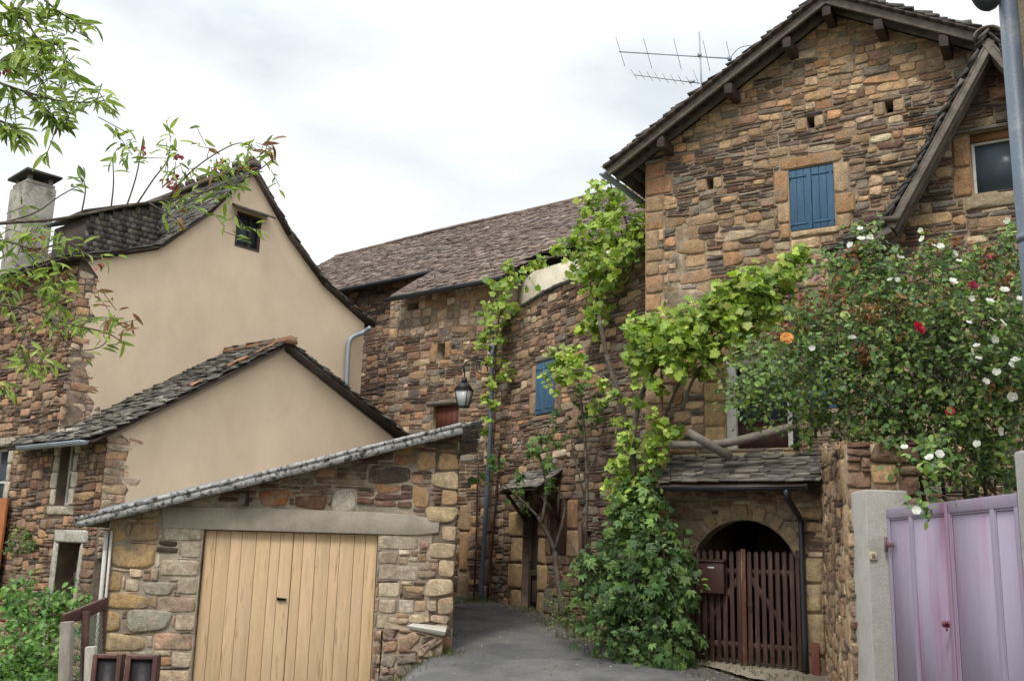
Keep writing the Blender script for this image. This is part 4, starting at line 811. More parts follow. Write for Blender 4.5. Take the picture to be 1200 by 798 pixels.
# chimney
ch = MB(); cc = atY(40, 240, 18.6); cz = atY(40, 222, 18.6)[2]; xa, ya = WH.n, WH.d
chb = MB(); chb.box((cc[0]-.05, cc[1], (cz+5.4)/2), xa, ya, Z, .36, .3, (cz-5.4)/2, (.3, .28, .24), .015, rA)
cho = part('chimney', chb, mat('chimney_render', (.36, .335, .285), .3, 3, .95, .9, 30, base2=(.2, .18, .15), mix=.55, ms=4), bh, .03)
ch = MB(); ch.box((cc[0]-.05, cc[1], cz+.02), xa, ya, Z, .33, .27, .05, (.25, .22, .19))
for i in (-1, 1):
    for j in (-1, 1): ch.box(np.array([cc[0]-.05, cc[1], cz+.12])+xa*.25*i+ya*.2*j, xa, ya, Z, .04, .04, .08, (.2, .17, .15))
ch.box((cc[0]-.05, cc[1], cz+.21), unit(xa+Z*.06), ya, Z, .42, .35, .025, (.05, .045, .04), .01, rA); ch.box((cc[0]-.02, cc[1], cz+.28), xa, ya, Z, .07, .09, .06, (.2, .19, .17), .01, rA); subpart('chimney_cap', ch, M_SLATE, cho)
b = MB(); b.tube(smoothpath([WH.pt(*WH.hit(434, 384, .3), .3), WH.pt(*WH.hit(425, 390, .14), .14), WH.pt(*WH.hit(412, 396, .12), .12), WH.pt(*WH.hit(408, 410, .1), .1), WH.pt(*WH.hit(406, 455, .1), .1)], 5), .05, 10); part('downpipe', b, M_ZINC, bh, smooth=True)
b = MB(); 
hb_ = MB(); hb_.prism([WH.pt(6.2, -.6, 0), WH.pt(6.2, 6.1, 0), WH.pt(6.2, 6.1, -7), WH.pt(6.2, -.6, -7)], -WH.d*.3); hb_.prism([WH.pt(0, -.6, -7), WH.pt(0, 6, -7), WH.pt(3.1, 8.5, -7), WH.pt(6.2, 6, -7), WH.pt(6.2, -.6, -7)], WH.n*.2); part('back_wall', hb_, M_MORTAR_D, bh)
b = MB(); b.box(WL.pt(-4.0, 1.4, .22), WL.d, WL.n, Z, .02, .2, .75); 
sh = MB(); q = WL.hit(2, 610, .15); sh.wbox(WL, q[0]-.75, .75, q[0]+.06, 2.2, .1, .14); part('board', sh, mat('orange_board', (.35, .12, .04), .3, 3, .7, .3), loc=WL.pt(q[0]-.3, .75, .1), cat='board', label='orange-brown board standing against the stone front at the left edge', bevel=.004)
# ------------------------------------------------------------------ annex
an = thing('rendered_annex', 'low beige rendered annex with mossy slate gable roof in front of the tall gable', 'annex', (*WA.O[:2], -.3))
aE = (.0, 3.12); aP = (2.96, 4.93); aR = (6.3, 3.42)
oa = [(0, -.6), (6.2, -.6), (6.2, 3.43), aP, aE]
b = MB(); wallplate(b, WA, oa, [], .3); part('gable_core', b, M_MORTAR_P, an)
rag = []; v = 1.6
while v < 3.1: rag.append((.26+rg.uniform(-.06, .2), v)); v += .12
rend = [(6.15, 1.6), (6.15, 3.42), (2.96, 4.9), (.12, 3.16)]+rag[::-1]
b = MB(); wallplate(b, WA, rend, [], 0, .0, w0=.016); part('rendered_gable', b, M_RENDER, an)
b = MB(); bl = [(.0, v_, max(.15, u_+rg.uniform(-.03, .08)), v_+.22, [ROS, PALE, TAN, (.40, .27, .17)][i % 4], .035, rg.normal(0, .03), .45) for i, (u_, v_) in enumerate(rag[::2])]
rubble(b, WA, [(0, 1.2)]+[(u_+.13, v_) for u_, v_ in rag]+[(0, 3.1)], [], qst, 6, hsc=.8); part('quoin_stones', b, M_STONE, an)
rf = MB(); dk = MB()
SLM = SL+[(.17, .16, .13), (.2, .185, .15), (.14, .13, .10)]
for k, (lo, hi, ext, bk) in enumerate(((aE, aP, .38, 2.9), (aR, aP, .1, 2.0))):
    A = WA.pt(lo[0], lo[1]+.06, .2); B = WA.pt(hi[0], hi[1]+.06, .2); d = unit(B-A); A = A-d*ext; nn = unit(np.cross(d, WA.n)); nn = nn if nn[2] > 0 else -nn; L = np.linalg.norm(B-A)
    slabs(rf, A+nn*.02, -WA.n, d, bk, L, .10, .19, .02, SLM, rA, .008, 2.1, lift=1.5, edgej=.05)
    dk.box((A+B)/2-nn*.02-WA.n*bk/2, d, WA.n, nn, L/2, bk/2, .02)
    if k == 0: vb = MB(); vb.beam(A+d*.25-nn*.07-WA.n*.12, B-d*.05-nn*.07-WA.n*.12, nn, .03, .07)
ro = part('slate_roof', rf, M_SLATE, an); subpart('roof_boards', dk, M_WOODD, ro); part('verge_board', vb, mat('pale_board', (.34, .29, .23), .3, 4, .8, .4), an, .004)
b = MB()
for i in range(5):
    A = WA.pt(2.96, 4.98, .27-i*.38); pr_ = [A+WA.d*.14*math.cos(t)+Z*(.12*math.sin(t)+.02) for t in np.linspace(-.1, math.pi+.1, 8)]; b.prism(pr_, -WA.n*.4, [(.26, .14, .08), (.18, .12, .09)][i % 2])
subpart('ridge_tile', b, M_TILE, ro)
b = MB()
for q_ in (.42, .66, .72, .83, .90):
    A = WA.pt(aE[0]+(aP[0]-aE[0])*q_, aE[1]+(aP[1]-aE[1])*q_+.17, .18-.1*(q_ > .5)); b.box(A, unit(aP[0]*WA.d+Z*1.8), WA.n, Z, .1, .05, .018, (.28, .15, .08), .01, rA); subpart('lichened_tile', b, M_TILE, ro); b = MB()

b = MB(); gO_ = WA.pt(-.42, 2.98, .12); T = np.linspace(0, math.pi, 8); bd = -WA.n
q = lambda t, r: gO_-Z*r*math.sin(t)-WA.d*r*math.cos(t)
for i in range(7): b.prism([q(T[i], .07), q(T[i+1], .07), q(T[i+1], .064), q(T[i], .064)], bd*2.1)
b.prism([q(t, .07) for t in T], bd*.005); part('gutter', b, M_ZINC, an)
# ------------------------------------------------------------------ garage
ga = thing('stone_garage', 'stone lean-to garage with planked door and sloping white-flecked roof', 'garage', (*WG.pt(-2.3, 0)[:2], -.4))
gl = lambda u: 3.17+(u+.036)*.282-.03
GD = (-3.365, -.75, -1.05, 1.755)
og = [(-4.6, -.8), (-.03, -.8), (-.03, gl(-.03)), (-4.6, gl(-4.6))]
b = MB(); wallplate(b, WG, og, [GD], .35, .14); part('wall_core', b, M_MORTAR_P, ga)
LT = [WG.hit(*p) for p in ((190, 593), (300, 590), (445, 600), (486, 607), (515, 614), (514, 626), (486, 627))]
LT = [(LT[0][0], LT[0][1]), (LT[1][0], 2.06), (LT[2][0], 2.05), (LT[3][0], 2.02), (LT[4][0], 1.97), (LT[5][0], 1.80), (LT[6][0], 1.76), (GD[0]-.52, 1.76)]
bl = []; LB = (.40, .345, .275); LC = (.47, .41, .31)
rows = [(190, 616, 236, 634), (211, 636, 235, 654), (186, 656, 233, 675), (207, 677, 232, 697), (183, 699, 229, 718), (204, 720, 228, 740), (178, 742, 226, 762), (200, 764, 223, 783), (176, 785, 223, 806)]
cl = [(.42, .38, .31), (.46, .41, .33), (.40, .35, .28), (.44, .38, .30), (.42, .32, .25), (.45, .37, .30), (.44, .29, .21), (.44, .37, .29), (.45, .35, .25)]
for (x0, y0, x1, y1), c_ in zip(rows, cl): r_ = hrect(WG, x0, y0, x1, y1); bl.append((r_[0], r_[1]+.01, GD[0]-.006, r_[3], c_, .025, 0))
for (x0, y0, x1, y1, c_) in ((443, 628, 491, 644, LB), (443, 646, 467, 661, LB), (443, 663, 491, 680, (.38, .33, .27)), (443, 682, 469, 700, LC), (443, 702, 465, 719, LB), (466, 702, 486, 719, (.5, .46, .4)), (441, 721, 455, 737, LC), (441, 739, 455, 757, LB), (441, 759, 455, 778, LC)):
    r_ = hrect(WG, x0, y0, x1, y1); bl.append((max(r_[0], GD[2]+.006), r_[1]+.008, r_[2], r_[3], c_, .02, 0))
for (x0, y0, x1, y1, c_, h_) in ((505, 553, 538, 572, (.5, .4, .26), .05), (498, 594, 536, 612, (.52, .42, .26), .06), (517, 574, 537, 592, TAN, .04), (517, 616, 535, 634, (.42, .33, .23), .03), (502, 636, 534, 654, (.46, .37, .26), .03), (513, 656, 533, 676, (.45, .36, .25), .03), (498, 678, 532, 698, (.48, .4, .28), .05), (512, 700, 532, 720, (.4, .28, .18), .03), (508, 745, 529, 766, (.33, .2, .12), .04), (488, 530, 512, 551, TAN, .03), (513, 531, 538, 551, TAN, .03), (486, 602, 496, 613, GRY, .02), (483, 571, 504, 595, (.42, .27, .15), .04),
    (303, 573, 340, 593, (.32, .14, .06), .03), (344, 580, 384, 596, (.16, .09, .06), .03), (388, 573, 418, 600, (.40, .37, .33), .02), (297, 541, 366, 570, (.13, .08, .06), .03), (430, 546, 482, 566, (.10, .075, .065), .03),
    (126, 637, 184, 665, (.42, .30, .16), .05), (126, 619, 149, 635, (.36, .26, .13), .03), (152, 613, 188, 634, (.36, .27, .16), .05), (124, 669, 144, 693, (.38, .27, .15), .04), (146, 678, 164, 693, (.42, .36, .28), .04), (166, 682, 205, 697, (.33, .31, .26), .05), (124, 696, 176, 713, (.42, .29, .15), .05), (184, 697, 228, 718, (.40, .31, .24), .02), (120, 716, 143, 740, (.36, .26, .14), .05), (147, 714, 202, 740, (.33, .32, .27), .07), (119, 743, 172, 762, (.42, .33, .20), .05), (118, 764, 198, 790, (.40, .31, .2), .04)):
    r_ = hrect(WG, x0, y0, x1, y1); 
    if r_[3] > gl(r_[0])-.03: continue
    if any(r_[0] < q[2] and r_[2] > q[0] and r_[1] < q[3] and r_[3] > q[1] and (min(r_[2], q[2])-max(r_[0], q[0]))*(min(r_[3], q[3])-max(r_[1], q[1])) > .012 for q in bl): continue
    bl.append((*r_, c_, h_, rg.normal(0, .015), .42))
b = MB(); big = mixstyle(.8, 1.25, 1.1, [TAN, SAND, (.42, .33, .23), ROS, (.38, .3, .22), OCH, LC], [BRN, DRK, RED, PUR, BRN]); upst = mixstyle(.35, 1.2, 1.5, [TAN, BRN, (.32, .16, .09), OCH], [(.12, .07, .055), RED, PUR, (.16, .09, .07)])
rubble(b, WG, og, [GD, [(p[0], p[1]) for p in LT]], lambda u, v, r: upst(u, v, r) if v > 2.05 and u > -3.3 else big(u, v, r), 61, [tuple(q[:4])+((np.array(q[4])*np.array([1.04, .98, .90])),)+((q[5]*.6,) if len(q) > 5 else ())+tuple(q[6:]) for q in bl], clip=og, hsc=.95); part('stonework', b, M_STONE, ga)
b = MB(); b.prism(WG.pts(np.array([(p[0], p[1], -.13) for p in LT])), WG.n*.155); part('lintel', b, M_GREYC, ga, .01)
M_DOOR = mat('cream_planks', None, .16, 3, .8, .4, 45, (5, 5, .5), base2=(.36, .24, .14), mix=.63, ms=3.1, edge=.05, fine=.12)
dr = MB(); x = GD[0]+.01; rp_ = random.Random(4); joints = []
while x < GD[2]-.02:
    w_ = min(rp_.choice([.17, .15, .19, .13]), GD[2]-.01-x); dr.wbox(WG, x+.002, GD[1], x+w_-.003, GD[3]-.006, -.11-rp_.uniform(0, .006), -.07-rp_.uniform(0, .006), np.array((.61, .435, .26))*rp_.uniform(.92, 1.06)*np.array((1, rp_.uniform(.98, 1.0), rp_.uniform(.95, 1.04)))); x += w_+(.005 if x < (GD[0]+GD[2])/2 <= x+w_ else 0)
dro = part('garage_door', dr, M_DOOR, ga, .004)
b = MB(); q = WG.hit(330, 702, -.06); b.box(WG.pt(q[0], q[1], -.055), WG.d, Z, WG.n, .06, .014, .012); b.tube([WG.pt(q[0]-.05, q[1]-.01, -.05), WG.pt(q[0]-.06, q[1]+.02, -.03), WG.pt(q[0]+.07, q[1]+.005, -.03)], .008, 6); subpart('latch', b, M_DARKM, dro)
b = MB(); b.wbox(WG, GD[0], GD[1], GD[2], GD[3], -.16, -.12, (.05, .04, .03)); subpart('door_back', b, M_WOODD, dro)
rf = MB(); A = WG.pt(-4.93, gl(-4.93)+.045, .26); B = WG.pt(.02, gl(.02)+.045, .26); d = unit(B-A); nn = unit(np.cross(d, WG.n)); nn = nn if nn[2] > 0 else -nn; L = np.linalg.norm(B-A)
slabs(rf, A+nn*.01, -WG.n, d, 4.3, L, .2, .25, .018, [(.36, .35, .33), (.28, .27, .25), (.42, .41, .39), (.2, .19, .18)], rA, .006, 1.9, edgej=.02)
M_VERGE = mat('flecked_verge', (.44, .43, .41), .25, 9, .85, .9, 28, base2=(.07, .066, .06), mix=.545, ms=16, edge=.06)
ro = part('slate_roof', rf, M_VERGE, ga)
b = MB()
n = 11
for i in range(n):
    t0, t1 = i/n, (i+1)/n; b.beam(A+d*L*t0-nn*.022, A+d*L*(t1-.001)-nn*.022, nn, .12, .115, jit=.002, rng=rA)
    b.beam(A+d*L*t0+WG.n*.02+nn*.035, A+d*L*(t1-.001)+WG.n*.02+nn*.04, nn, .1, .05, jit=.003, rng=rA)
subpart('verge_tiles', b, M_VERGE, ro)
b = MB(); b.box((A+B)/2-nn*.05-WG.n*2.2, d, WG.n, nn, L/2-.03, 2.05, .016); subpart('roof_boards', b, M_WOODD, ro)
b = MB(); a2 = A-WG.n*.2+nn*.05; b.prism([a2+d*.05, a2+d*2.75, a2+d*2.6+Z*.01, a2+d*2.0+Z*.06, a2+d*.25+Z*.07], -WG.n*.3); part('zinc_flashing', b, mat('dull_zinc', (.20, .225, .24), .2, 3, .6, .15, 50), ga)
b = MB(); q = WG.hit(285, 584, .12); b.box(WG.pt(q[0], q[1], .08), WG.n, WG.d, Z, .14, .05, .085, jit=.008, rng=rA); part('rafter_end', b, M_WOODD, ga, .006)
b = MB(); b.tube([WG.pt(*WG.hit(125, 622, .05), .05), WG.pt(*WG.hit(118, 702, .05), .05), WG.pt(*WG.hit(110, 798, .05), .05)], .028, 8); b.tube([WG.pt(*WG.hit(131, 622, .05), .05), WG.pt(*WG.hit(124, 702, .05), .05), WG.pt(*WG.hit(116, 798, .05), .05)], .018, 8); part('downpipe', b, M_WHITE, ga, smooth=True)
b = MB(); b.prism([WG.pt(-.03, -.8, 0), WG.pt(-.03, gl(-.03), 0), WG.pt(-.03, gl(-.03), -3.8), WG.pt(-.03, -.8, -3.8)], -WG.d*.3); part('side_wall', b, M_MORTAR, ga); b = MB(); b.prism([WG.pt(-4.6, -.8, -.36), WG.pt(-4.6, gl(-4.6), -.36), WG.pt(-4.6, gl(-4.6), -1.2), WG.pt(-4.6, -.8, -1.2)], WG.d*.3); part('side_wall', b, M_MORTAR, ga)
WGs = Wall(WG.pt(-.03, 0, -.02)[:2], -WG.n[:2]); b = MB(); rubble(b, WGs, [(0, -.8), (3.75, -.8), (3.75, gl(-.03)), (0, gl(-.03))], [], big, 62, hsc=.8); part('side_stonework', b, M_STONE, ga)
# buttress of loose masonry
bt = thing('stone_buttress', 'broken rubble buttress with pale cap stone right of the garage door', 'buttress', WG.pt(-.6, 0, .4))
wB = .42; qa = WG.hit(446, 728, wB); qb = WG.hit(521, 742, wB); qc = WG.hit(470, 722, wB); WBt = Wall(WG.pt(0, 0, wB)[:2], WG.d[:2])
ob = [(qa[0], -.6), (qb[0]-.04, -.6), (qb[0]-.02, qb[1]-.02), (qc[0]+.15, qb[1]+.02), (qa[0]+.05, qa[1]-.02)]
b = MB(); b.prism(WBt.pts(np.array([(p[0], p[1], 0) for p in ob])), -WBt.n*(wB-.035)); part('core', b, M_MORTAR, bt)
b = MB(); stB = mixstyle(.85, 1.3, 1.3, [ROS, GRY, (.34, .24, .17), (.30, .22, .18), TAN], [BRN, PUR]); rubble(b, WBt, ob, [], stB, 71, hsc=2.0, rot=.35, clip=ob)
WS = Wall(WG.pt(qa[0], 0, .04)[:2], WG.n[:2]); rubble(b, WS, [(0, -.6), (.38, -.6), (.38, .6), (0, .6)], [], stB, 72, hsc=1.5, rot=.3); part('stonework', b, M_STONE, bt)
b = MB(); x0, x1 = qc[0]+.02, qb[0]; z1 = qb[1]+.03; b.box(WBt.pt((x0+x1)/2+.06, z1, -.17), unit(WG.d-Z*.10), WG.n, unit(Z+WG.d*.1), (x1-x0)/2-.05, .2, .035, jit=.02, rng=rA); part('cap_stone', b, mat('pale_cap', (.55, .52, .45), .15, 5, .9, .5), bt, .012)
# ------------------------------------------------------------------ bits of fence at the lower left
fe = thing('mesh_gate', 'small rusty brown steel gate with wire mesh and a grey timber post', 'gate', (-3.5, 7.5, -.5))
M_RUST = mat('rusty_brown_steel', (.085, .04, .032), .3, 6, .6, .3, 60, base2=(.2, .1, .06), mix=.66, ms=8)
Yg = 7.4
def P_(px, py, Y=Yg): return atY(px, py, Y)
b = MB(); b.beam(P_(74, 727), P_(125, 706, 7.9), Z, .03, .09); b.beam(P_(101, 716, 7.6), P_(96, 830, 7.6), (0, 1, 0), .045, .045); b.beam(P_(122, 707, 7.9), P_(115, 830, 7.9), (0, 1, 0), .045, .045); part('gate_frame', b, M_RUST, fe, .004)
b = MB(); b.beam(P_(79, 728, 7.35), P_(73, 900, 7.35), (0, 1, 0), .08, .07); part('timber_post', b, mat('grey_post', (.26, .23, .19), .3, 5, .85, .6, 40, (1, 1, .2)), fe, .006)
b = MB(); A, Bq, Cq = P_(80, 735, 7.4), P_(122, 717, 7.9), P_(80, 840, 7.4); du, dv = Bq-A, Cq-A
for i in range(-14, 16):
    for sg in (1, -1):
        pts_ = []
        for t_ in np.linspace(0, 1, 2):
            u_ = i/14+sg*t_*1.0+(0 if sg > 0 else 1)
            pts_.append((u_, t_))
        (u0_, t0_), (u1_, t1_) = pts_; lo = max(0, min(1, (0-u0_)/(u1_-u0_))); hi = max(0, min(1, (1-u0_)/(u1_-u0_))); lo, hi = min(lo, hi), max(lo, hi)
        if hi-lo > .03: b.tube([A+du*(u0_+(u1_-u0_)*lo)+dv*lo, A+du*(u0_+(u1_-u0_)*hi)+dv*hi], .0022, 3)
part('wire_mesh', b, mat('green_wire', (.12, .17, .12), .1, 5, .5, 0), fe)
pp = MB(); pp.beam(P_(107, 757, 6), P_(100, 950, 6), (0, 1, 0), .06, .05); part('post', pp, mat('bleached_wood', (.36, .33, .28), .3, 5, .85, .6, 40, (1, 1, .2)), loc=P_(100, 950, 6), cat='post', label='short bleached timber post beside the dark steel panels', bevel=.008)
for j, (x0, x1, y0, lab) in enumerate(((112, 145, 766, 'dark rusty steel panel next to the bleached timber post'), (151, 187, 767, 'dark rusty steel panel farther from the bleached timber post, below the garage stones'))):
    A, Bq = P_(x0, y0, 6), P_(x1, y0, 6); h_ = 1.0; b = MB(); b.box((A+Bq)/2-Z*h_/2+np.array([0, -.012, 0]), (1, 0, 0), (0, 1, 0), Z, (Bq-A)[0]/2-.012, .006, h_/2-.01)
    tp = thing('steel_panel', lab, 'panel', (A+Bq)/2-Z*h_, 'dark steel panels at the lower left'); part('sheet', b, mat('black_steel', (.018, .015, .017), .3, 4, .45, .2, 40), tp)
    b = MB(); b.box(A-Z*h_/2+np.array([.012, 0, 0]), (1, 0, 0), (0, 1, 0), Z, .014, .035, h_/2); b.box(Bq-Z*h_/2-np.array([.012, 0, 0]), (1, 0, 0), (0, 1, 0), Z, .014, .035, h_/2); b.box((A+Bq)/2-Z*.012, (1, 0, 0), (0, 1, 0), Z, (Bq-A)[0]/2-.026, .035, .01); part('rim', b, M_RUST, tp, .003)
# ------------------------------------------------------------------ antenna
av = thing('tv_antenna', 'two-boom television antenna on a thin mast behind the left roof slope', 'antenna', W1.pt(-.3, 7.0, -2.5))
wa = -2.5; q = lambda x, y: W1.pt(*W1.hit(x, y, wa), wa)
b = MB(); b.tube([q(819.5, 38), q(824, 150)], .016, 8); part('mast', b, M_ZINC, av)
b = MB(); b.tube([q(726, 61), q(857, 69)], .012, 6)
for x_, y_, l_ in ((727, 61, 20), (759, 63, 24), (794, 64, 24), (828, 66, 20), (855, 68, 26)):
    c_ = q(x_, y_); b.tube([c_-W1.n*.32-Z*.13-W1.d*.06, c_+W1.n*.32+Z*.13+W1.d*.06], .005, 5)
b.box(q(820, 65), W1.d, Z, W1.n, .03, .03, .03); b.box(q(855, 69), W1.d, Z, W1.n, .03, .035, .03); part('boom', b, M_ZINC, av)
b = MB(); b.tube([q(743, 88), q(820, 98)], .010, 6)
for i in range(8): c_ = q(743+i*9.2, 88+i*1.2); b.tube([c_-W1.n*.14-Z*.02, c_+W1.n*.14+Z*.04], .004, 5)
b.tube([q(812, 82), q(818, 97)], .006, 5); b.box(q(811, 96), W1.d, Z, W1.n, .05, .02, .02); part('boom', b, M_ZINC, av)
b = MB(); b.tube(smoothpath([q(856, 68), q(866, 57), q(882, 54), q(900, 62)], 4), .006, 5); part('cable', b, M_DARKM, av)
# ------------------------------------------------------------------ pergola poles
b = MB(); b.tube(smoothpath([W1.pt(*W1.hit(786, 521, .55), .55), W1.pt(*W1.hit(850, 519, .5), .5), W1.pt(*W1.hit(932, 499, .5), .5)], 5), [.05]*5+[.055]*5+[.045], 8); part('pole', b, M_BARGE, loc=W1.pt(-.3, 3, .5), cat='pole', label='long horizontal weathered pole resting above the porch roof', smooth=True)
b = MB(); b.tube([W1.pt(*W1.hit(806, 506, .9), .9), W1.pt(*W1.hit(830, 520, .75), .75), W1.pt(*W1.hit(856, 536, .5), .5)], [.05, .06, .055], 8); part('log', b, M_BARGE, loc=W1.pt(-.5, 3, .7), cat='log', label='short slanting log crossing the horizontal pole on the porch roof', smooth=True)
b = MB(); b.tube([W1.pt(*W1.hit(776, 418, .5), .5), W1.pt(*W1.hit(774, 520, .5), .5), W1.pt(*W1.hit(772, 620, .5), .5), W1.pt(W1.hit(770, 700, .5)[0], .25, .5)], .022, 7); part('vine_stake', b, mat('stake_wood', (.24, .15, .1), .3, 4, .8, .4), loc=W1.pt(-1.1, .3, .5), cat='stake', label='thin upright brown stake under the grape vine', smooth=True)
# ------------------------------------------------------------------ vegetation
rv = np.random.default_rng(77)
G_VINE = [(.27, .38, .05), (.21, .32, .045), (.34, .44, .07), (.15, .25, .04), (.38, .46, .10), (.24, .35, .05)]
G_DARK = [(.05, .11, .04), (.07, .145, .055), (.035, .08, .032), (.10, .18, .07), (.06, .125, .06)]
G_ROSE = [(.06, .12, .03), (.09, .17, .04), (.04, .08, .022), (.14, .24, .05), (.08, .145, .045), (.18, .27, .06), (.11, .18, .07), (.15, .23, .05), (.20, .24, .06)]
G_MID = [(.09, .17, .035), (.13, .23, .05), (.07, .13, .03), (.16, .25, .06)]
def blobs(W, L, w=.3, ns=1.0):
    out = []
    for t in L:
        x, y, r = t[:3]; ww = t[3] if len(t) > 3 else w
        p = W.pt(*W.hit(x, y, ww), ww); R = r*p[1]/FPX; out.append((p, R, max(2, ns*r*r/38)))
    return out
vine = thing('grape_vine', 'bright green grape vine trained along the cottage top and over the porch', 'vine', W1.pt(-1.3, .3, .5))
stem = MB()
vp2 = [(708, 213, 14), (712, 238, 22), (700, 262, 24), (690, 280, 22), (727, 262, 24), (745, 255, 18), (748, 285, 18), (722, 292, 26), (700, 305, 24), (680, 292, 20), (665, 292, 13), (645, 297, 11), (718, 318, 20), (735, 305, 16), (622, 305, 10), (608, 318, 12), (594, 335, 17), (588, 352, 18), (584, 370, 18), (578, 390, 17), (578, 408, 15), (585, 425, 12), (578, 440, 10), (580, 462, 10), (577, 482, 9), (576, 500, 10), (697, 335, 17), (692, 352, 17), (695, 372, 15), (690, 388, 9), (603, 306, 8), (708, 222, 14)]
vb2 = blobs(W2, vp2, .35, .85)
vp1 = [(752, 392, 22), (775, 388, 24), (800, 382, 26), (825, 380, 26), (850, 362, 26), (868, 345, 26), (890, 335, 28), (912, 325, 24), (930, 312, 16), (760, 412, 22), (790, 410, 26), (820, 405, 24), (850, 392, 24), (880, 372, 26), (905, 350, 22), (740, 405, 14), (735, 395, 10), (755, 435, 14), (800, 432, 16), (835, 425, 14), (938, 300, 8)]
vb1 = blobs(W1, vp1, .75, 1.15)
vpm = [(662, 425, 18), (685, 432, 16), (668, 448, 12), (650, 420, 12), (700, 470, 10), (680, 415, 12), (655, 440, 14)]
vbm = blobs(W2, vpm, .8, 1.0)
vph = [(740, 490, 12), (752, 520, 20), (765, 498, 16), (735, 540, 18), (755, 555, 22), (740, 575, 20), (775, 540, 12), (722, 560, 14), (765, 515, 14), (790, 500, 9), (730, 460, 9), (705, 445, 8), (745, 470, 10)]
vbh = blobs(W1, vph, .55, 1.0)
lv = MB(); GR = T_grape()
G_VIN2 = [tuple(np.array(c_)*1.15) for c_ in G_VINE]+[(.12, .20, .03), (.34, .38, .09)]
for L_, sz in ((vb2, .11), (vb1, .105), (vbm, .10), (vbh, .095)): clumps(lv, GR, L_, sz, G_VIN2, rv, 11, stem, droop=.35, spread=1.0)
clumps(lv, GR, blobs(W1, [(742, 590, 14), (760, 600, 12), (725, 585, 10), (735, 620, 10)], .8, .9), .085, [(.14, .24, .05), (.2, .3, .06)], rv, 10, stem, droop=.5, spread=1.2)
part('leaves', lv, M_LEAF, vine, recalc=False)
def vpath(W, pts, w, r0, r1): P = [W.pt(*W.hit(x, y, w), w) for x, y in pts]; P = smoothpath(P, 5); stem.tube(P, np.linspace(r0, r1, len(P)), 7, (.1, .08, .06))
vpath(W1, [(752, 760), (748, 660), (742, 560), (730, 480), (712, 420), (702, 370)], .45, .05, .03)
vpath(W2, [(700, 372), (700, 340), (715, 310), (735, 270), (722, 235), (712, 205)], .3, .03, .01); vpath(W2, [(705, 330), (690, 305), (660, 300), (620, 310), (592, 340), (582, 400), (578, 470), (577, 510)], .25, .025, .008)
vpath(W2, [(745, 310), (748, 270), (720, 245)], .3, .02, .01)
vpath(W1, [(742, 560), (745, 490), (770, 430), (830, 400), (900, 345)], .6, .045, .012); vpath(W1, [(800, 480), (815, 440), (850, 400)], .6, .025, .01); vpath(W1, [(735, 470), (705, 440), (670, 432)], .5, .02, .008); vpath(W1, [(760, 560), (775, 500), (800, 440), (815, 405)], .45, .03, .012)
part('stem', stem, M_BARK, vine, recalc=False)
# creeper bush
G_CRP = [(.07, .145, .04), (.09, .18, .05), (.05, .10, .03), (.13, .22, .06), (.08, .15, .055), (.15, .25, .06)]
cb = thing('creeper_bush', 'dense dark green creeper mound at the house corner left of the archway', 'shrub', W1.pt(-1.8, .3, .5))
cpb = [(740, 605, 22), (765, 615, 24), (722, 612, 16), (785, 645, 20), (750, 650, 30), (718, 655, 24), (698, 672, 18), (690, 662, 9), (770, 690, 30), (738, 695, 34), (706, 700, 20), (788, 700, 16), (750, 570, 14), (770, 585, 14), (735, 575, 10), (720, 735, 28), (750, 740, 32), (785, 740, 26), (770, 765, 16), (745, 762, 16), (800, 765, 9), (755, 590, 16), (735, 595, 14), (800, 675, 12)]
lv = MB(); stem = MB(); clumps(lv, T_palm(), blobs(W1, cpb, .6, .8), .125, G_CRP, rv, 8, stem, droop=.75, spread=1.1, toward=np.array([0, -.75, .65]), vr=.3); clumps(lv, T_oval(.55), blobs(W1, cpb, .6, .55), .085, G_CRP, rv, 9, stem, droop=.4, spread=1.3, vr=.3); part('leaves', lv, M_LEAF, cb, recalc=False); part('stem', stem, M_BARK, cb, recalc=False)
wb = thing('low_bush', 'light green bushy weeds with yellow tips at the roadside left of the creeper', 'bush', (1.2, 15, .45))
lv = MB(); stem = MB(); wp = [(665, 700, 18), (685, 715, 20), (660, 725, 14), (680, 690, 14), (700, 730, 16), (672, 735, 10), (645, 712, 9)]
clumps(lv, T_oval(.5), blobs(W2, wp, 1.2, 2.2), .05, [(.12, .17, .04), (.08, .13, .03), (.2, .2, .05), (.06, .1, .03)], rv, 12, stem, droop=.2); part('leaves', lv, M_LEAF, wb, recalc=False); part('stem', stem, M_BARK, wb, recalc=False)
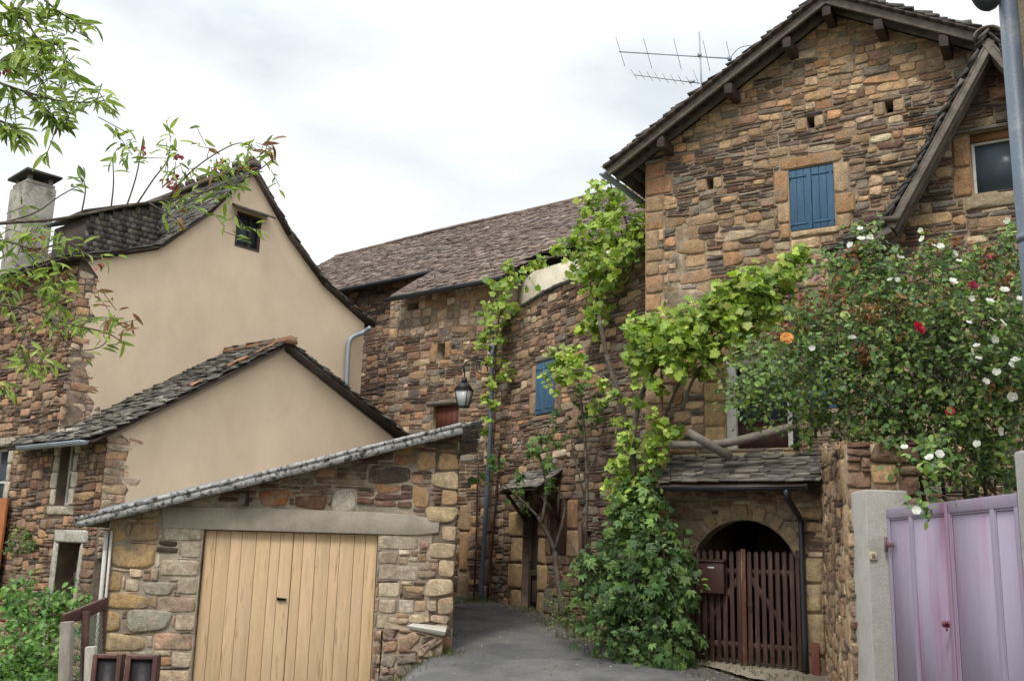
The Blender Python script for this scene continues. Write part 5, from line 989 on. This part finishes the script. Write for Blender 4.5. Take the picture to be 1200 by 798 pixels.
# two young trees
def ytree(name, label, trunk, branches, leafblobs, r0, base):
    t_ = thing(name, label, 'tree', base, 'young trees by the cottage'); s_ = MB()
    def path(pts, a, c):
        P = smoothpath([atY(x, y, Y) for x, y, Y in pts], 5); s_.tube(P, np.linspace(a, c, len(P)), 7, (.2, .18, .15))
    path(trunk, r0, r0*.5); [path(q, r0*.45, .006) for q in branches]
    part('trunk', s_, M_BARK, t_, recalc=False)
    l_ = MB(); st_ = MB(); clumps(l_, T_palm(), [(atY(x, y, Y), r*Y/FPX, max(2, r*r/50)) for x, y, r, Y in leafblobs], .10, G_MID, rv, 7, st_, droop=.5); part('crown', l_, M_LEAF, t_, recalc=False); subp = part('twig', st_, M_BARK, t_, recalc=False)
ytree('young_tree', 'slender leaning young tree in front of the cottage door', [(660, 722, 15.3), (652, 665, 15.4), (648, 640, 15.4), (630, 605, 15.3)], [[(630, 605, 15.3), (605, 580, 15.2), (575, 555, 15.2)], [(635, 612, 15.3), (640, 570, 15.3), (632, 530, 15.3), (640, 500, 15.2)], [(650, 645, 15.4), (662, 590, 15.2), (640, 560, 15.2)]],
      [(575, 548, 9, 15.2), (590, 545, 10, 15.2), (602, 560, 9, 15.2), (612, 572, 8, 15.2), (560, 560, 6, 15.2), (640, 520, 17, 15.2), (655, 500, 15, 15.2), (632, 540, 14, 15.2), (645, 545, 12, 15.2), (665, 520, 12, 15.2), (650, 572, 6, 15.2), (625, 525, 10, 15.2), (655, 480, 8, 15.2), (618, 592, 6, 15.2)], .055, (.75, 15.3, .4))
ytree('young_tree', 'young tree with a straight thin stem between the shuttered window and the creeper', [(690, 730, 14.9), (685, 650, 14.9), (688, 580, 14.9), (685, 510, 14.9), (680, 460, 14.9)], [[(687, 590, 14.9), (672, 530, 14.8), (668, 500, 14.8)], [(686, 560, 14.9), (705, 520, 14.8), (715, 490, 14.8)]],
      [(680, 470, 14, 14.9), (690, 490, 13, 14.9), (672, 490, 11, 14.9), (690, 455, 12, 14.9), (678, 440, 10, 14.9), (700, 475, 9, 14.9)], .035, (1.15, 14.9, .4))
b = MB(); b.tube([atY(683, 705, 14.8), atY(681, 650, 14.8), atY(680, 612, 14.8)], .035, 8); part('tree_guard', b, M_BROWNP, loc=atY(683, 705, 14.8), cat='tree guard', label='dark brown tube around the stem of the straight young tree', smooth=True)
# climbing rose
rb_ = thing('climbing_rose', 'huge climbing rose with white and red blooms spilling over the purple gate', 'rose bush', (3.9, 9.5, .1))
rpx = [(900, 440, 36, 9.6), (930, 400, 34, 9.6), (960, 370, 32, 9.6), (985, 320, 28, 9.4), (1010, 290, 22, 9.3), (1020, 330, 32, 9.3), (1060, 320, 30, 9.2), (1095, 300, 20, 9.0), (1120, 320, 24, 9.0), (1150, 330, 26, 8.8), (1180, 300, 24, 8.5), (1205, 330, 30, 8.3), (1195, 270, 12, 8.3), (1190, 285, 14, 8.3),
       (920, 450, 30, 9.2), (960, 430, 40, 9.2), (1000, 390, 42, 9.2), (1045, 375, 42, 9.0), (1090, 370, 42, 8.9), (1135, 385, 44, 8.6), (1180, 380, 42, 8.4), (980, 470, 34, 9.2), (1020, 450, 44, 9.0), (1065, 430, 44, 8.9), (1110, 440, 46, 8.7), (1155, 440, 46, 8.5), (1195, 440, 40, 8.2), (1020, 495, 30, 9.0), (1060, 490, 38, 8.9), (1100, 495, 40, 8.8), (1150, 500, 44, 8.6), (1195, 500, 40, 8.3), (1070, 530, 26, 8.7), (1090, 550, 16, 8.5), (1130, 540, 28, 9.3), (1180, 550, 30, 9.0), (885, 470, 18, 9.6), (905, 480, 18, 9.5), (945, 480, 18, 9.4), (955, 495, 14, 9.4), (885, 420, 22, 9.8), (880, 455, 20, 9.7), (1092, 578, 11, 6.85), (1086, 598, 9, 6.85), (1098, 558, 13, 6.95), (1088, 538, 15, 7.3), (1100, 520, 14, 7.8), (1025, 515, 14, 8.7), (1055, 530, 12, 8.6), (1150, 560, 16, 8.6), (1180, 565, 14, 8.6), (1030, 480, 20, 9.0), (940, 500, 9, 9.3)]
RB = [(atY(x, y, Y), r*Y/FPX, r*r/(24 if y < 480 else 34)) for x, y, r, Y in rpx]
lv = MB(); stem = MB(); clumps(lv, T_oval(.62, .06), RB, .066, [tuple(np.array(c_)*1.15) for c_ in G_ROSE], rv, 11, stem, droop=.35, vr=.35, flat=1.6, spread=1.5)
red = [(atY(x, y, Y), r*Y/FPX, r*r/42) for x, y, r, Y in ((975, 335, 20, 9.1), (940, 365, 18, 9.3), (1010, 365, 22, 8.9), (1055, 355, 20, 8.8), (1000, 300, 14, 9.1), (1110, 350, 16, 8.7), (1150, 300, 16, 8.5), (1180, 320, 16, 8.2), (925, 395, 16, 9.3), (1100, 285, 14, 8.8), (1050, 395, 14, 8.8), (1020, 410, 14, 8.8), (1170, 460, 12, 8.1))]
clumps(lv, T_oval(.5, .06), red, .06, [(.26, .08, .04), (.30, .13, .05), (.17, .06, .05), (.22, .17, .05), (.28, .2, .06)], rv, 12, stem)
part('leaves', lv, M_LEAF, rb_, recalc=False)
for i in range(22):
    x0, y0 = rv.uniform(1080, 1200), rv.uniform(540, 580); x1, y1 = rv.uniform(940, 1200), rv.uniform(300, 450); Y0 = 8.9
    stem.tube(smoothpath([atY(x0, y0, Y0+.3), atY((x0*.6+x1*.4)+rv.normal(0, 15), (y0+y1)/2, Y0+rv.uniform(-.2, .5)), atY(x1, y1, 8.9+rv.uniform(-.2, .4))], 6), np.linspace(.012, .004, 13), 5, (.1, .11, .06), False)
for i in range(6): stem.tube(smoothpath([(3.75+.12*i, 9.2+.1*i, 0), (3.8+.15*i, 9.2, 1.2), (3.6+.2*i, 9.1, 2.4)], 5), [.02]*10+[.012], 6, (.1, .08, .06), False)
part('cane', stem, M_BARK, rb_, recalc=False)
def bloom(c, r, col, layers=((.0, 1.0, 6), (.35, .7, 5), (.6, .42, 4)), name='rose_bloom', label=None):
    b = MB(); nz_ = unit(np.array([rv.normal(0, .6), -1, rv.uniform(-.2, 1.4)])); a = unit(np.cross(nz_, Z)); c2 = np.cross(nz_, a)
    for (h, s, n) in layers:
        for k in range(n):
            t = 2*math.pi*k/n+rv.uniform(-.3, .3)+h*2; dr_ = a*math.cos(t)+c2*math.sin(t); sd_ = np.cross(nz_, dr_); Q = []
            for (p, wd, up) in ((0.05, .1, 0), (.4, .42, .10), (.8, .48, .22+h*.5), (1.0, .2, .30+h*.4)):
                for sg in (-1, 1): Q.append(c+(dr_*p*s+sd_*wd*s*sg+nz_*(up*s+h*.6))*r)
            b.add(Q, [(0, 1, 3, 2), (2, 3, 5, 4), (4, 5, 7, 6)], np.array(col)*rv.uniform(.85, 1.1))
    part(name, b, M_PETAL, rb_, recalc=False, label=label)
WHT = (.72, .72, .68)
flw = [(1008, 268), (1020, 280), (1019, 278), (997, 287), (1052, 300), (1056, 302), (1093, 288), (1080, 280), (1124, 306), (1117, 297), (1102, 289), (1118, 330), (1141, 350), (1158, 353), (1173, 340), (1173, 362), (1163, 375), (1175, 378), (1137, 378), (1145, 405), (1139, 412), (1148, 420), (1168, 398), (1166, 436), (1154, 447), (1190, 422), (1187, 428), (1184, 465), (1179, 259), (1176, 382), (997, 396), (951, 408), (1050, 328), (1043, 328), (1075, 270), (1010, 280), (1036, 290), (1195, 350), (1160, 500), (1174, 505), (1145, 520)]
for (x, y) in flw:
    Y = 8.95 if x < 1080 else 8.3; Y -= .35 if x > 1120 else 0
    bloom(atY(x+rv.normal(0, 1.5), y, Y-.12), .034*rv.uniform(.65, 1.2), WHT, ((0, 1, 5), (.2, .5, 4)))
for (x, y) in ((1089, 536), (1101, 532), (1074, 598), (1060, 524)): bloom(atY(x, y, 6.75 if x > 1065 else 8.05), .030, WHT, ((0, 1, 6), (.25, .5, 4)))
bloom(atY(1076, 385, 8.35), .066, (.42, .008, .03), label='large red rose bloom in the middle of the bush'); bloom(atY(1140, 335, 8.2), .045, (.26, .01, .05)); bloom(atY(1113, 482, 8.1), .04, (.5, .02, .07)); bloom(atY(1158, 302, 8.2), .032, (.5, .06, .12)); bloom(atY(1198, 330, 7.9), .04, (.45, .03, .08))
bloom(atY(922, 397, 9.0), .062, (.70, .33, .09), label='orange rose bloom at the left side of the bush'); bloom(atY(990, 370, 8.8), .045, (.45, .5, .2)); bloom(atY(958, 327, 9.0), .05, (.35, .18, .2))
# peach tree reaching in from the left
pt = thing('peach_tree', 'slim-leaved peach tree reaching in from the left edge against the sky', 'tree', (-4.4, 4.6, -.4))
tr = MB(); lf = MB(); YP = 5.0
def br(pts, r0, r1, Y=YP):
    if -330 < pts[0][0] < 0 or pts[0][:2] == (0, 357): pts = [(-335, pts[0][1]+30, -.1)]+list(pts)
    P = smoothpath([atY(x, y, Y+dy) for x, y, dy in pts], 6); tr.tube(P, np.linspace(r0, r1, len(P)), 7, (.12, .10, .08), False); return P
tr.tube(smoothpath([(-4.4, 4.6, -.6), (-4.35, 4.65, 1), (-4.2, 4.7, 2.4), (-4.1, 4.75, 3.6), (-3.9, 4.8, 4.8)], 6), np.linspace(.11, .04, 25), 10, (.12, .1, .08))
PL = T_lance(.23); G_P = [(.22, .32, .06), (.28, .38, .07), (.14, .22, .045), (.34, .42, .10), (.16, .24, .055)]
def twigleaves(P, n, sz=.13, r=.05, pal=G_P, start=.0):
    P = np.array(P); k = rv.uniform(start, 1, n)*(len(P)-1); i = np.clip(k.astype(int), 0, len(P)-2); pos = P[i]+(P[i+1]-P[i])*(k-i)[:, None]; dr_ = unit(P[i+1]-P[i])
    tip = unit(dr_*.7+rv.normal(0, .55, (n, 3))+np.array([0, 0, -.5])); nr = unit(rv.normal(0, .5, (n, 3))+np.array([0, -.6, .5])); place(lf, PL, pos+rv.normal(0, r*.3, (n, 3)), nr, tip, sz*rv.uniform(.55, 1.15, n), pick(pal, n, rv, .25))
A_ = [[(-330, 40, 0), (-150, 60, 0), (-40, 85, 0), (30, 108, 0), (80, 120, 0), (128, 118, 0)], [(-150, 40, 0), (-60, 20, .1), (20, 20, .1), (45, 45, .1), (75, 55, .1)], [(-40, 85, 0), (10, 70, 0), (50, 75, 0), (85, 85, 0)], [(30, 108, 0), (55, 130, 0), (70, 145, 0)], [(-60, 140, 0), (-10, 140, 0), (15, 150, 0), (25, 165, 0)], [(-60, 20, .1), (20, -15, .1), (70, 15, .1), (95, 30, .1)], [(-60, 60, .1), (-10, 40, .1), (30, 50, .1), (60, 62, .1)], [(-30, 30, .1), (15, 10, .1), (50, 20, .1)]]
for q in A_: P = br(q, .012, .003); twigleaves(P, 55, .12, start=.25)
for (x, y, r, n) in ((20, 20, 30, 46), (35, 55, 30, 46), (15, 80, 28, 40), (50, 95, 22, 26), (95, 122, 22, 24), (75, 135, 16, 14), (10, 120, 22, 20), (12, 148, 16, 16), (60, 30, 24, 26), (75, 85, 16, 12), (115, 120, 15, 12), (65, 65, 16, 16)):
    for _ in range(int(n/4.8)):
        c = atY(x+rv.normal(0, r*.5), y+rv.normal(0, r*.5), YP+rv.normal(0, .15)); dd = unit(rv.normal(0, 1, 3)+np.array([.4, 0, .1])); P = [c+dd*t for t in (0, .06, .12, .18)]; tr.tube(P, .0025, 4, (.12, .14, .06), False); twigleaves(P, 6, .105)
B_ = [[(-330, 300, 0), (-120, 275, 0), (0, 262, 0), (60, 258, 0), (120, 247, 0), (180, 236, 0), (240, 225, 0), (290, 208, 0), (318, 188, 0)], [(130, 245, 0), (133, 215, 0), (132, 185, 0)], [(148, 243, 0), (160, 205, 0), (168, 160, 0)], [(160, 240, 0), (180, 210, 0), (195, 190, 0), (200, 170, 0)], [(195, 234, 0), (220, 205, 0), (250, 182, 0), (280, 168, 0), (300, 175, 0)], [(175, 238, 0), (195, 250, 0), (215, 262, 0)], [(0, 262, 0), (40, 250, .1), (70, 230, .1), (97, 215, .1)], [(95, 252, 0), (100, 225, 0), (98, 210, 0)]]
for i, q in enumerate(B_): P = br(q, .012 if i == 0 else .005, .0025); twigleaves(P, 8 if i == 0 else 5, .10, start=.6)
C_ = [[(-330, 330, 0), (-100, 280, 0), (0, 282, 0), (40, 292, 0), (80, 285, 0), (105, 300, 0), (138, 303, 0)], [(-200, 340, 0), (0, 357, 0), (50, 370, 0), (90, 382, 0), (125, 390, 0), (147, 404, 0)], [(60, 372, 0), (85, 408, 0), (120, 405, 0), (133, 378, 0)], [(20, 285, 0), (45, 310, 0), (60, 330, 0), (75, 345, 0)], [(-60, 300, 0), (0, 325, 0), (40, 340, 0)], [(0, 357, 0), (25, 410, 0), (30, 435, 0)]]
for i, q in enumerate(C_): P = br(q, .010 if i < 2 else .004, .002); twigleaves(P, 16, .09, start=.45)
for (x, y, r, n) in ((128, 370, 13, 22), (75, 375, 16, 24), (20, 290, 22, 30), (65, 325, 18, 24), (35, 430, 16, 20), (205, 250, 14, 18), (268, 205, 20, 28), (200, 205, 15, 16), (195, 170, 10, 8), (160, 180, 10, 8), (240, 165, 12, 8), (290, 170, 12, 12), (310, 190, 10, 10), (140, 180, 8, 7), (5, 345, 15, 16), (75, 290, 16, 18), (5, 450, 10, 10), (45, 275, 14, 14), (60, 350, 14, 16), (280, 260, 8, 8), (5, 240, 14, 10), (20, 310, 16, 18), (85, 400, 10, 10), (215, 195, 12, 10), (250, 200, 12, 12), (255, 267, 10, 6)):
    for _ in range(max(2, int(n/2.8))):
        c = atY(x+rv.normal(0, r*.5), y+rv.normal(0, r*.5), YP+rv.normal(0, .12)); dd = unit(rv.normal(0, 1, 3)+np.array([.2, 0, .1])); P = [c+dd*t for t in (0, .04, .08, .12)]; tr.tube(P, .002, 4, (.12, .14, .06), False); twigleaves(P, 5, .088, pal=G_P if rv.random() < .9 else [(.24, .10, .06), (.25, .16, .08)])
for (x, y) in ((200, 212), (206, 212), (198, 218), (258, 188), (262, 190), (167, 172), (210, 180), (8, 80), (208, 206), (255, 195), (120, 312)):
    c = atY(x, y, YP-.03); n = 5; place(lf, T_oval(.7), c+rv.normal(0, .015, (n, 3)), rv.normal(0, 1, (n, 3)), rv.normal(0, .5, (n, 3))+np.array([0, 0, -1.]), np.full(n, .032), pick([(.30, .05, .08), (.36, .12, .12)], n, rv))
part('trunk', tr, M_BARK, pt, recalc=False); part('crown', lf, M_LEAF, pt, recalc=False)
# shrub at the lower left and wall plants
sh = thing('leafy_shrub', 'bright leafy green shrub against the stone front in the lower left corner', 'shrub', (-6.2, 12, -.7))
lv = MB(); stem = MB(); sp_ = [(15, 720, 28, 12), (50, 715, 28, 12), (10, 760, 34, 11.6), (50, 760, 34, 11.6), (30, 790, 34, 11.4), (70, 740, 20, 12), (75, 705, 13, 12.4), (95, 710, 12, 12.4), (60, 790, 26, 11.4), (30, 690, 13, 12.8), (0, 800, 34, 11.2), (92, 690, 8, 12.6), (20, 690, 10, 12.8)]
clumps(lv, T_oval(.6), [(atY(x, y, Y), r*Y/FPX, r*r/28) for x, y, r, Y in sp_], .085, [(.08, .19, .03), (.12, .25, .05), (.05, .12, .02), (.16, .28, .06)], rv, 10, stem); part('leaves', lv, M_LEAF, sh, recalc=False); part('stem', stem, M_BARK, sh, recalc=False)
wpn = thing('wall_plant', 'small green plant rooted high in the stone front above the shrub', 'plant', WL.pt(-.5, 1.2, .05))
lv = MB(); stem = MB(); clumps(lv, T_oval(.6), [(WL.pt(*WL.hit(x, y, .12), .12), r*15/FPX, r*1.2) for x, y, r in ((28, 632, 7), (15, 642, 6), (22, 625, 5), (36, 640, 5))], .07, G_MID, rv, 7, stem); part('leaves', lv, M_LEAF, wpn, recalc=False); part('stem', stem, M_BARK, wpn, recalc=False)
# grass tufts and fallen litter
gr = MB(); n = 5200
spots = [(-.75, 13.35, .12, 160), (-.95, 13.1, .15, 140), (-1.4, 12.8, .35, 300), (-.45, 18.3, .25, 260), (-.6, 17.9, .2, 160), (1.0, 15.7, .25, 400), (1.3, 14.7, .3, 500), (1.9, 13.7, .3, 400), (2.35, 13.15, .2, 160), (.55, 16.9, .2, 150), (-.82, 14.5, .12, 120), (2.9, 12.4, .2, 80), (3.3, 12.1, .15, 60)]
for (x, y, s_, k) in spots:
    px = x+rv.normal(0, s_, k); py = y+rv.normal(0, s_, k); h = rv.uniform(.03, .11, k); base_ = np.stack([px, py, gz(px, py)+.015], -1); tip = unit(rv.normal(0, .35, (k, 3))+np.array([0, 0, 1.]))
    place(gr, T_lance(.12), base_, rv.normal(0, 1, (k, 3)), tip, h, pick([(.10, .17, .04), (.16, .2, .06), (.07, .12, .03), (.24, .21, .1)], k, rv))
part('grass_tufts', gr, M_LEAF, kind='stuff', recalc=False)
lt_ = MB(); k = 2600; py = rv.uniform(11, 17.5, k); e_ = np.interp(py, [11, 12.2, 13.6, 15.4, 17.5], [2.9, 2.75, 1.8, 1.05, .4]); px = e_-np.abs(rv.normal(0, .28, k)); far = rv.random(k) < .12; px[far] = rv.uniform(-.6, 2, far.sum())
place(lt_, T_oval(.7, .1), np.stack([px, py, gz(px, py)+.028], -1), np.array([0, 0, 1.])+rv.normal(0, .25, (k, 3)), rv.normal(0, 1, (k, 3)), rv.uniform(.012, .035, k), pick([(.22, .15, .08), (.35, .3, .2), (.16, .09, .05), (.5, .47, .4)], k, rv))
part('leaf_litter', lt_, M_LEAF, kind='stuff', recalc=False)
